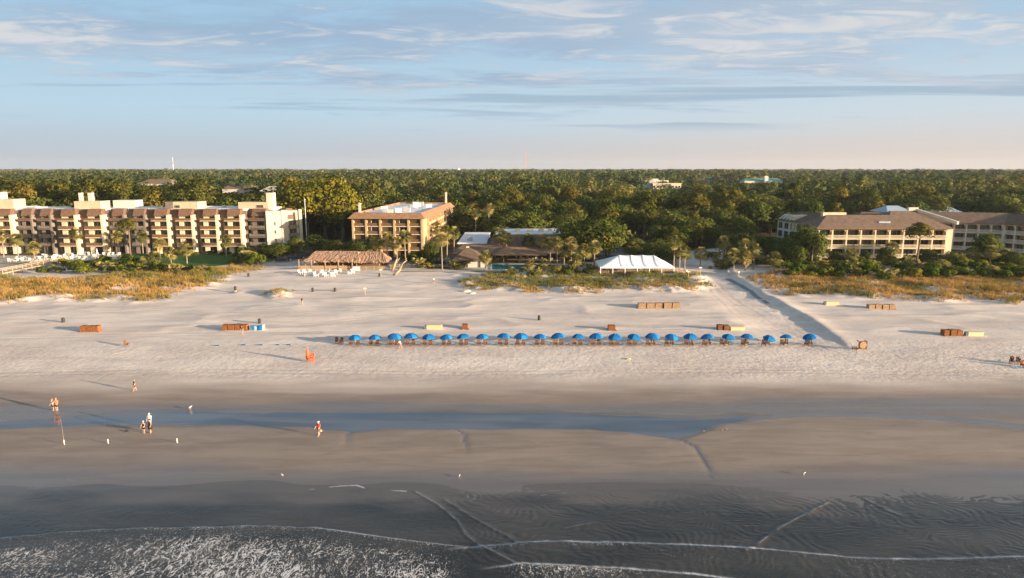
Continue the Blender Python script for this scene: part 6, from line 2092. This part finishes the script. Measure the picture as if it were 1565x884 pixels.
MB().lathe([(.16, 0), (.20, .36), (.21, .38), (.19, .39), (.15, .05)], n=14).build('body', 'plastic', t); MB().tube([(-.2, 0, .36), (-.12, 0, .52), (.12, 0, .52), (.2, 0, .36)], .012, 5).build('handle', 'greymetal', t)


# ------------------------------------------------------------------ birds
def bird(px, py, label, s=1.0, body='white_feather', rz=0.0):
    g = GT(px, py); t = thing('shore_bird', label, 'bird', g, 'birds on the shore', rz)
    Tm = Matrix.Scale(s, 4)
    b_ = MB(Tm); b_.tube([(-.20, 0, .20), (-.12, 0, .21), (0, 0, .22), (.10, 0, .25), (.15, 0, .31), (.19, 0, .345), (.225, 0, .34)], [.012, .05, .085, .075, .042, .046, .018], 8)
    b_.tube([(.21, 0, .34), (.29, 0, .325)], [.014, .004], 5)
    b_.tube([(0, .03, .15), (.015, .03, .07), (0, .03, 0), (.05, .03, 0.004)], [.012, .008, .007, .006], 4); b_.tube([(0.02, -.03, .15), (.035, -.03, .07), (.02, -.03, 0), (.07, -.03, 0.004)], [.012, .008, .007, .006], 4)
    b_.build('body', body, t, smooth=True)
    for sy in (-1, 1):
        MB(Tm).tube([(.07, sy * .075, .25), (-.06, sy * .085, .235), (-.24, sy * .03, .20)], [.03, .045, .006], 6).build('wing', 'brown_feather', t, smooth=True)
    return t


bird(290, 626, 'white gull on the dark sand above the tide pool', 1.3, rz=.4)
bird(431.5, 728.5, 'small white bird at the wet sand edge left of the middle', .8, rz=2.6)
bird(702, 730, 'small pale bird at the wet sand edge below the middle channel', .8, rz=1.2)
bird(1228, 727, 'white gull at the wet sand edge right of the right channel', 1.0, rz=.3)
bird(1074.5, 661, 'brown shorebird at the tide pool tip, leftmost of three', .95, 'brown_feather', 2.8)
bird(1103, 660, 'brown shorebird at the tide pool tip, middle of three', .9, 'brown_feather', .3)
bird(1109, 658.5, 'brown shorebird at the tide pool tip, rightmost of three', .95, 'brown_feather', 3.0)


# ------------------------------------------------------------------ cars
def car(x, y, rz, paint, label, z=None):
    t = thing('parked_car', label, 'car', (x, y, (TZ(x, y) if z is None else z) + .05), 'parked cars', rz)
    b_ = MB()
    prof = [(-2.2, .35), (-2.25, .75), (-2.1, .95), (-1.5, 1.02), (-1.0, 1.5), (.6, 1.52), (1.25, 1.02), (2.1, .88), (2.25, .6), (2.2, .35)]
    L_ = [(a, -.88 + (.14 if z_ > 1.2 else 0), z_) for a, z_ in prof]; R_ = [(a, .88 - (.14 if z_ > 1.2 else 0), z_) for a, z_ in prof]
    n = len(prof)
    b_.add(L_ + R_, [tuple(range(n)), tuple(range(2 * n - 1, n - 1, -1))] + [(i, n + i, n + (i + 1) % n, (i + 1) % n) for i in range(n)])
    b_.build('body', paint, t)
    for s in (-1, 1):
        w = MB(); w.add([(-1.28, s * .83, 1.07), (-.93, s * .755, 1.43), (.5, s * .755, 1.44), (1.0, s * .83, 1.07)], [(0, 1, 2, 3)]); w.build('side_window', 'glass', t)
        for a in (-1.4, 1.4):
            Tw = Matrix.Translation((a, s * .82, .33)) @ Matrix.Rotation(R(90), 4, 'X')
            wh = MB(Tw).lathe([(.1, -.11), (.31, -.11), (.34, 0), (.31, .11), (.1, .11)], n=14).build('wheel', 'tyre', t); MB(Tw).lathe([(.03, -.125), (.18, -.125), (.18, .125), (.03, .125)], n=10).build('rim', 'greymetal', wh)
        MB().box(2.12, 2.24, s * .55 - .16, s * .55 + .16, .62, .76).build('headlight', 'plastic', t)
    wi = MB(); wi.add([(.66, -.68, 1.48), (.66, .68, 1.48), (1.22, .78, 1.06), (1.22, -.78, 1.06)], [(0, 1, 2, 3)]); wi.build('windscreen', 'glass', t)
    rw = MB(); rw.add([(-1.03, -.68, 1.48), (-1.03, .68, 1.48), (-1.48, .78, 1.06), (-1.48, -.78, 1.06)], [(3, 2, 1, 0)]); rw.build('rear_window', 'glass', t)
    return t


M['car_dark'] = mat('dark_blue_car_paint', (.015, .02, .04), .25, .5); M['car_blue'] = mat('blue_car_paint', (.05, .14, .22), .3, .5); M['car_white'] = mat('white_car_paint', (.6, .6, .6), .3, .5); M['car_grey'] = mat('grey_car_paint', (.2, .21, .22), .3, .5)
g = G(432, 401); car(g.x, g.y, .25, 'car_dark', 'dark blue car on the lane left of the thatched bar, left one')
g = G(450, 399); car(g.x, g.y + 1.5, .1, 'car_dark', 'dark blue car on the lane, nearer the thatched roof end')
for i, (px, py, p, lab) in enumerate([(962, 381, 'car_blue', 'blue car in the shaded car park, leftmost above the marquee ridge'), (975, 378, 'car_grey', 'grey car in the shaded car park, left of centre'), (984, 386, 'car_white', 'white car in the car park right behind the marquee'), (985, 376, 'car_blue', 'blue car at the back of the shaded car park'), (996, 381, 'car_grey', 'grey car at the right side of the shaded car park')]):
    g = G(px, py); car(g.x, g.y, 1.4 + .1 * i, p, lab)
for i, (px, p, lab) in enumerate([(668, 'car_dark', 'dark car in the yard beside the tan hotel'), (684, 'car_grey', 'grey car in the yard behind the tall bare palm')]):
    g = G(px, 404); car(g.x, 207 + i * 2, .1, p, lab, 3.05)
# stones at the dune foot
for i, (px, py, s) in enumerate([(713, 446, .8), (722, 449, .6), (960, 549, .35), (886, 446, .5)]):
    g = GT(px, py); t = thing('driftwood_log' if i == 2 else 'sand_clod', ('pale rounded clod at the left tip of the middle dune', 'small pale clod right of the bigger one at the middle dune', 'short pale log on the trodden sand below the umbrella row', 'pale clod under the middle dune grass')[i], 'log' if i == 2 else 'clod', g, None, .4)
    bm = bmesh.new(); bmesh.ops.create_icosphere(bm, subdivisions=3, radius=s)
    for v in bm.verts:
        f = 0.7 + .5 * float(fbm(np.array([v.co.x / s * 1.6 + i * 9]), np.array([v.co.y / s * 1.6 + v.co.z / s]), 3, 601)[0])
        v.co = Vector((v.co.x * 1.5, v.co.y * .8, v.co.z * .6)) * f
    me = bpy.data.meshes.new('clod'); bm.to_mesh(me); bm.free(); me.materials.append(M['drift'] if i == 2 else M['sand_plain'] if 'sand_plain' in M else M['concrete'])
    o = bpy.data.objects.new('body', me); COL.objects.link(o); o.parent = t


# ------------------------------------------------------------------ people
def skin_body(J, B, root):
    """one continuous body grown over a skeleton: J name -> (co, radius), B bones"""
    names = list(J)
    me = bpy.data.meshes.new('person_body')
    me.from_pydata([J[n][0] for n in names], [(names.index(a), names.index(b_)) for a, b_ in B], [])
    o = bpy.data.objects.new('tmp', me); COL.objects.link(o)
    md = o.modifiers.new('s', 'SKIN')
    for i, n in enumerate(names):
        r = J[n][1]
        me.skin_vertices[0].data[i].radius = r if isinstance(r, tuple) else (r, r)
        me.skin_vertices[0].data[i].use_root = (n == root)
    md.use_smooth_shade = True
    ss = o.modifiers.new('u', 'SUBSURF'); ss.levels = 1; ss.render_levels = 1
    dg = bpy.context.evaluated_depsgraph_get()
    ev = o.evaluated_get(dg)
    out = bpy.data.meshes.new_from_object(ev)
    bpy.data.objects.remove(o)
    return out


def person(px, py, label, h=1.72, rz=0.0, shirt=(.5, .1, .05), shorts=(.05, .05, .06), hair=(.08, .05, .03), pose='stand', arms=(0.15, 0.15), sleeve=True, dress=False, hat=None, group=None, bald=False, loc=None, bend=0.0):
    g = loc or GT(px, py)
    t = thing('person', label, 'person', g, group, rz)
    s = h / 1.75
    sitting = pose == 'sit'
    J = {}
    V = lambda *a: tuple(c * s for c in a)
    lz = 0.46 if sitting else 0.94
    f = 0.0
    def tor(x, y, z):
        """lean the trunk forward about the hips"""
        dz = z - lz
        return (x, y * 1.0 + dz * math.sin(bend), lz + dz * math.cos(bend))
    J['pelvis'] = (V(0, 0, lz), (.15 * s, .11 * s)); J['waist'] = (V(*tor(0, 0, lz + .16)), (.13 * s, .10 * s)); J['chest'] = (V(*tor(0, 0, lz + .36)), (.165 * s, .115 * s))
    J['neckb'] = (V(*tor(0, -.01, lz + .52)), .07 * s); J['neck'] = (V(*tor(0, 0.0, lz + .58)), .05 * s); J['chin'] = (V(*tor(0, .02, lz + .64)), (.062 * s, .075 * s)); J['face'] = (V(*tor(0, .02, lz + .72)), (.075 * s, .095 * s)); J['crown'] = (V(*tor(0, 0, lz + .785)), (.06 * s, .075 * s))
    B = [('pelvis', 'waist'), ('waist', 'chest'), ('chest', 'neckb'), ('neckb', 'neck'), ('neck', 'chin'), ('chin', 'face'), ('face', 'crown')]
    st = {'stand': (0.03, -0.03), 'walk': (0.22, -0.22), 'sit': (0, 0)}[pose]
    hands = []
    for sd, nm, fw, ar in ((-1, 'l', st[0], arms[0]), (1, 'r', st[1], arms[1])):
        if sitting:
            J['hip' + nm] = (V(sd * .10, 0.03, lz - .02), .095 * s); J['knee' + nm] = (V(sd * .13, .46, lz + .02), .06 * s); J['ankle' + nm] = (V(sd * .13, .55, .08), .04 * s); J['toe' + nm] = (V(sd * .14, .72, .035), .035 * s)
        else:
            J['hip' + nm] = (V(sd * .095, fw * .1, lz - .10), .09 * s); J['knee' + nm] = (V(sd * .10, fw * .55 + .03, .49), .058 * s); J['ankle' + nm] = (V(sd * .10, fw * 1.0 - .03, .08), .04 * s); J['toe' + nm] = (V(sd * .115, fw * 1.0 + .14, .035), .034 * s)
        B += [('pelvis', 'hip' + nm), ('hip' + nm, 'knee' + nm), ('knee' + nm, 'ankle' + nm), ('ankle' + nm, 'toe' + nm)]
        sh = tor(sd * .19, 0, lz + .47); el = (sh[0] + sd * .07, sh[1] + math.sin(ar) * .28 - .02, sh[2] - math.cos(ar) * .28); wr = (el[0] + sd * .0, el[1] + math.sin(ar + .35) * .25, el[2] - math.cos(ar + .35) * .25)
        pa = (wr[0], wr[1] + math.sin(ar + .4) * .08, wr[2] - math.cos(ar + .4) * .08)
        J['sh' + nm] = (V(*sh), .058 * s); J['el' + nm] = (V(*el), .042 * s); J['wr' + nm] = (V(*wr), .028 * s); J['palm' + nm] = (V(*pa), (.022 * s, .038 * s))
        B += [('chest', 'sh' + nm), ('sh' + nm, 'el' + nm), ('el' + nm, 'wr' + nm), ('wr' + nm, 'palm' + nm)]
        hands.append((sd, pa, ar + .4))
    me = skin_body(J, B, 'pelvis')
    bm = bmesh.new(); bm.from_mesh(me)
    extra = MB(Matrix.Scale(s, 4))
    for sd, pa, a in hands:                      # fingers and thumb rooted in the palm, slightly curled
        dn = Vector((0, math.sin(a), -math.cos(a))); sdv = Vector((0, math.cos(a), math.sin(a)))
        for k, L_ in enumerate((.07, .085, .08, .06)):
            p = Vector(pa) + sdv * (.027 - k * .018); extra.tube([p, p + dn * L_ * .6, p + dn * L_ + Vector((-sd * .02, 0, 0))], [.010, .009, .007], 5)
        p = Vector(pa) + sdv * .03 - dn * .03; extra.tube([p, p + sdv * .035 + dn * .03, p + sdv * .04 + dn * .06], [.012, .010, .008], 5)
    hd = Vector(tor(0, .02, lz + .72))
    extra.tube([hd + Vector((0, .085, .0)), hd + Vector((0, .118, -.03)), hd + Vector((0, .09, -.04))], [.008, .016, .012], 5)     # nose
    for sd in (-1, 1):
        extra.tube([hd + Vector((sd * .072, -.01, .02)), hd + Vector((sd * .088, -.015, 0)), hd + Vector((sd * .074, -.01, -.03))], [.012, .016, .010], 5)
    o_ = extra.build('x', 'skin'); b2 = o_.data
    bm.from_mesh(b2); bpy.data.objects.remove(o_)
    bm.to_mesh(me); bm.free()
    me.materials.clear(); me.materials.append(M['skin'])
    me.polygons.foreach_set('use_smooth', [True] * len(me.polygons))
    b_ = bpy.data.objects.new('body', me); COL.objects.link(b_); b_.parent = t
    ey = MB(Matrix.Scale(s, 4))
    for sd in (-1, 1):
        ey.lathe([(.002, -.008), (.009, 0), (.002, .008)], tuple(hd + Vector((sd * .03, .096, .012))), 6)
    ey.build('eyes', 'beak', t)

    def grow(J2, B2, root, name, c, k=1.0):
        mm = skin_body(J2, B2, root); mm.materials.append(cloth(name + '_cloth', c)); mm.polygons.foreach_set('use_smooth', [True] * len(mm.polygons))
        q = bpy.data.objects.new(name, mm); COL.objects.link(q); q.parent = t
        return q
    fat = lambda r, d: tuple(x + d * s for x in r) if isinstance(r, tuple) else r + d * s
    lerp = lambda a, b2, u: tuple(a[i] + (b2[i] - a[i]) * u for i in range(3))
    if shirt:
        J2 = {n: (J[n][0], fat(J[n][1], .036)) for n in ('pelvis', 'waist', 'chest')}; J2['neckb'] = (J['neckb'][0], .078 * s); B2 = [('pelvis', 'waist'), ('waist', 'chest'), ('chest', 'neckb')]
        if sleeve:
            for nm in 'lr':
                J2['sh' + nm] = (J['sh' + nm][0], .085 * s); J2['sl' + nm] = (lerp(J['sh' + nm][0], J['el' + nm][0], .75), .066 * s); B2 += [('chest', 'sh' + nm), ('sh' + nm, 'sl' + nm)]
        grow(J2, B2, 'pelvis', 'dress' if dress else 'shirt', shirt)
        if dress:
            MB(Matrix.Scale(s, 4)).lathe([(.15, 1.08), (.20, .95), (.235, .75), (.255, .50)], n=14).build('skirt', cloth('skirt_cloth', shirt), t, smooth=True)
    if shorts and not dress:
        J2 = {'pelvis': (J['pelvis'][0], fat(J['pelvis'][1], .016))}; B2 = []
        for nm in 'lr':
            J2['hip' + nm] = (J['hip' + nm][0], .112 * s); J2['cuff' + nm] = (lerp(J['hip' + nm][0], J['knee' + nm][0], .85), .09 * s); B2 += [('pelvis', 'hip' + nm), ('hip' + nm, 'cuff' + nm)]
        grow(J2, B2, 'pelvis', 'shorts', shorts)
    hb = MB(Matrix.Translation(Vector(tor(0, -.012, lz + .745)) * s) @ Matrix.Rotation(-bend, 4, 'X') @ Matrix.Scale(s, 4))
    col = hat or hair
    hb.lathe([(.085, -.06), (.098, -.02), (.098, .03), (.08, .075), (.045, .10), (.005, .108)], n=12)
    if hat: hb.lathe([(.10, -.008), (.155, -.015), (.155, -.005), (.10, .006)], (0, .05, 0), 12)
    hb.build('hat' if hat else 'hair', cloth('hat_felt' if hat else 'hair', col), t, smooth=True)
    return t


person(206.5, 597.5, 'person walking alone on the damp sand in a grey-green top and dark shorts', 1.72, 2.4, (.10, .12, .10), (.03, .035, .04), (.25, .16, .08), 'walk')
person(81.5, 628.0, 'person in white shirt and dark shorts at the left, beside one in orange', 1.68, 3.0, (.72, .68, .68), (.06, .05, .06), (.35, .2, .1), 'stand')
person(87.2, 628.4, 'person in coral-orange shirt and dark shorts beside one in white', 1.78, 3.3, (.85, .20, .09), (.07, .03, .03), (.5, .25, .12), 'stand', (0.5, 0.5))
person(220.3, 662.3, 'person in black swimwear with yellow, left of the couple by the pool', 1.55, 3.1, (.03, .03, .03), (.02, .02, .02), (.75, .70, .62), 'stand', (0.6, 0.3), sleeve=False)
person(230.3, 661.8, 'person in long dark dress by the tide pool before one in white', 1.78, 2.6, (.035, .03, .03), None, (.08, .05, .03), 'stand', (.1, .2), sleeve=False, dress=True)
person(229.6, 653.0, 'person in white shirt standing just behind the dark-dressed one', 1.80, 3.1, (.80, .78, .72), (.6, .55, .45), (.7, .66, .6), 'stand', (.2, .2), hat=(.8, .78, .72))
t = person(487.5, 666.3, 'person in bright red shirt and white cap walking beside the tide pool', 1.82, 2.7, (.80, .07, .03), (.05, .05, .05), (.1, .06, .04), 'walk', (.35, .5), hat=(.82, .8, .76))
t = thing('white_bag', 'small white bag carried by the person in the red shirt', 'bag', GT(490.5, 666) + Vector((.02, .02, .62)))
MB().hexa([(-.13, -.07, -.12), (.13, -.07, -.12), (.13, .07, -.12), (-.13, .07, -.12)], [(-.11, -.03, .12), (.11, -.03, .12), (.11, .03, .12), (-.11, .03, .12)]).build('body', 'creambox', t)
MB().tube([(-.08, 0, .11), (-.04, 0, .24), (.04, 0, .24), (.08, 0, .11)], .012, 5).build('handle', 'creambox', t)
person(612.5, 533.5, 'person in white top bending beside the third blue umbrella', 1.65, 1.2, (.72, .70, .66), (.75, .18, .10), (.1, .06, .04), 'walk', (.6, .8), bend=.5)
person(370.5, 511, 'person in dark top standing before the longest lounger stack', 1.6, 3.1, (.10, .07, .08), (.55, .33, .22), (.05, .04, .03))
person(663, 434, 'person in white shirt and dark shorts walking below the rail fence', 1.75, 1.6, (.80, .78, .74), (.05, .05, .05), (.1, .06, .04), 'walk')
person(462, 466, 'person in dark jacket standing alone on the sand below the white chairs', 1.7, 2.8, (.05, .045, .05), (.5, .32, .25), (.06, .04, .03))
person(1113, 422, 'person in white walking at the head of the sandy way, left one of two', 1.75, 2.9, (.78, .76, .72), (.35, .3, .25), (.1, .06, .04), 'walk')
person(1128.5, 423, 'person in pale clothes at the head of the sandy way, right one of two', 1.7, 3.2, (.70, .68, .65), (.5, .45, .4), (.1, .06, .04))
person(1049, 421, 'person in white shirt behind the grass left of the sandy way', 1.7, 3.0, (.8, .78, .74), (.06, .06, .07), (.2, .1, .05))
# group sitting at the right edge
for i, (px, py, lab, sh, hc) in enumerate([(1546, 556, 'person seated low in a chair at the right edge, dark top, left one', (.12, .05, .05), (.05, .03, .03)), (1557, 556.5, 'person seated low in a dark chair at the right edge, middle one', (.05, .05, .06), (.04, .03, .03)), (1565, 562, 'person in orange seated at the very right edge', (.75, .25, .12), (.3, .15, .08))]):
    g = GT(px, py)
    c_ = copy_tree(CHA); c_.location = g; c_.rotation_euler = (0, 0, -.6 + .3 * i); c_['label'] = ('wooden chair under the left seated person at the right edge', 'wooden chair under the middle seated person at the right edge', 'wooden chair under the person in orange at the right edge')[i]; c_['group'] = 'chairs of the seated group'
    d = Vector((0, .12, 0)); d.rotate(c_.rotation_euler)
    person(0, 0, lab, 1.68, -.6 + .3 * i + math.pi, sh, (.06, .05, .07), hc, 'sit', (.7, .7), loc=g + d - Vector((0, 0, .03)))
g = GT(1556, 562); t = thing('beach_towel', 'pale blue towel spread before the seated people at the right edge', 'towel', g, None, .3)
mb = MB(); n_ = 12
mb.add([(-.9 + 1.8 * i / n_, -.45 + .9 * j / 6, .04 + .02 * math.sin(i * 1.3) * math.cos(j * 1.1)) for j in range(7) for i in range(n_ + 1)] + [(-.9 + 1.8 * i / n_, -.45 + .9 * j / 6, .02 + .02 * math.sin(i * 1.3) * math.cos(j * 1.1)) for j in range(7) for i in range(n_ + 1)],
       [(j * (n_ + 1) + i, j * (n_ + 1) + i + 1, (j + 1) * (n_ + 1) + i + 1, (j + 1) * (n_ + 1) + i) for j in range(6) for i in range(n_)] + [(91 + j * (n_ + 1) + i, 91 + (j + 1) * (n_ + 1) + i, 91 + (j + 1) * (n_ + 1) + i + 1, 91 + j * (n_ + 1) + i + 1) for j in range(6) for i in range(n_)])
mb.build('cloth', 'towel', t)

for o in bpy.data.objects:
    if 'world_built' in o:
        del o['world_built']


# ------------------------------------------------------------------ sea air
hz_ = MB().box(-4200, 4200, -350, 4300, -16.0, 72.0).build('haze', [])
hm = bpy.data.materials.new('haze_air'); hm.use_nodes = True
nt = hm.node_tree
nt.nodes.remove(nt.nodes['Principled BSDF'])
pv = nt.nodes.new('ShaderNodeVolumePrincipled')
pv.inputs['Color'].default_value = (0.80, 0.90, 1.0, 1); pv.inputs['Density'].default_value = 0.00005; pv.inputs['Anisotropy'].default_value = 0.1
nt.links.new(pv.outputs[0], nt.nodes['Material Output'].inputs['Volume'])
hz_.data.materials.append(hm)
tag(hz_, 'thin pale sea air softening the far wood', kind='stuff')
scene.cycles.volume_bounces = 0
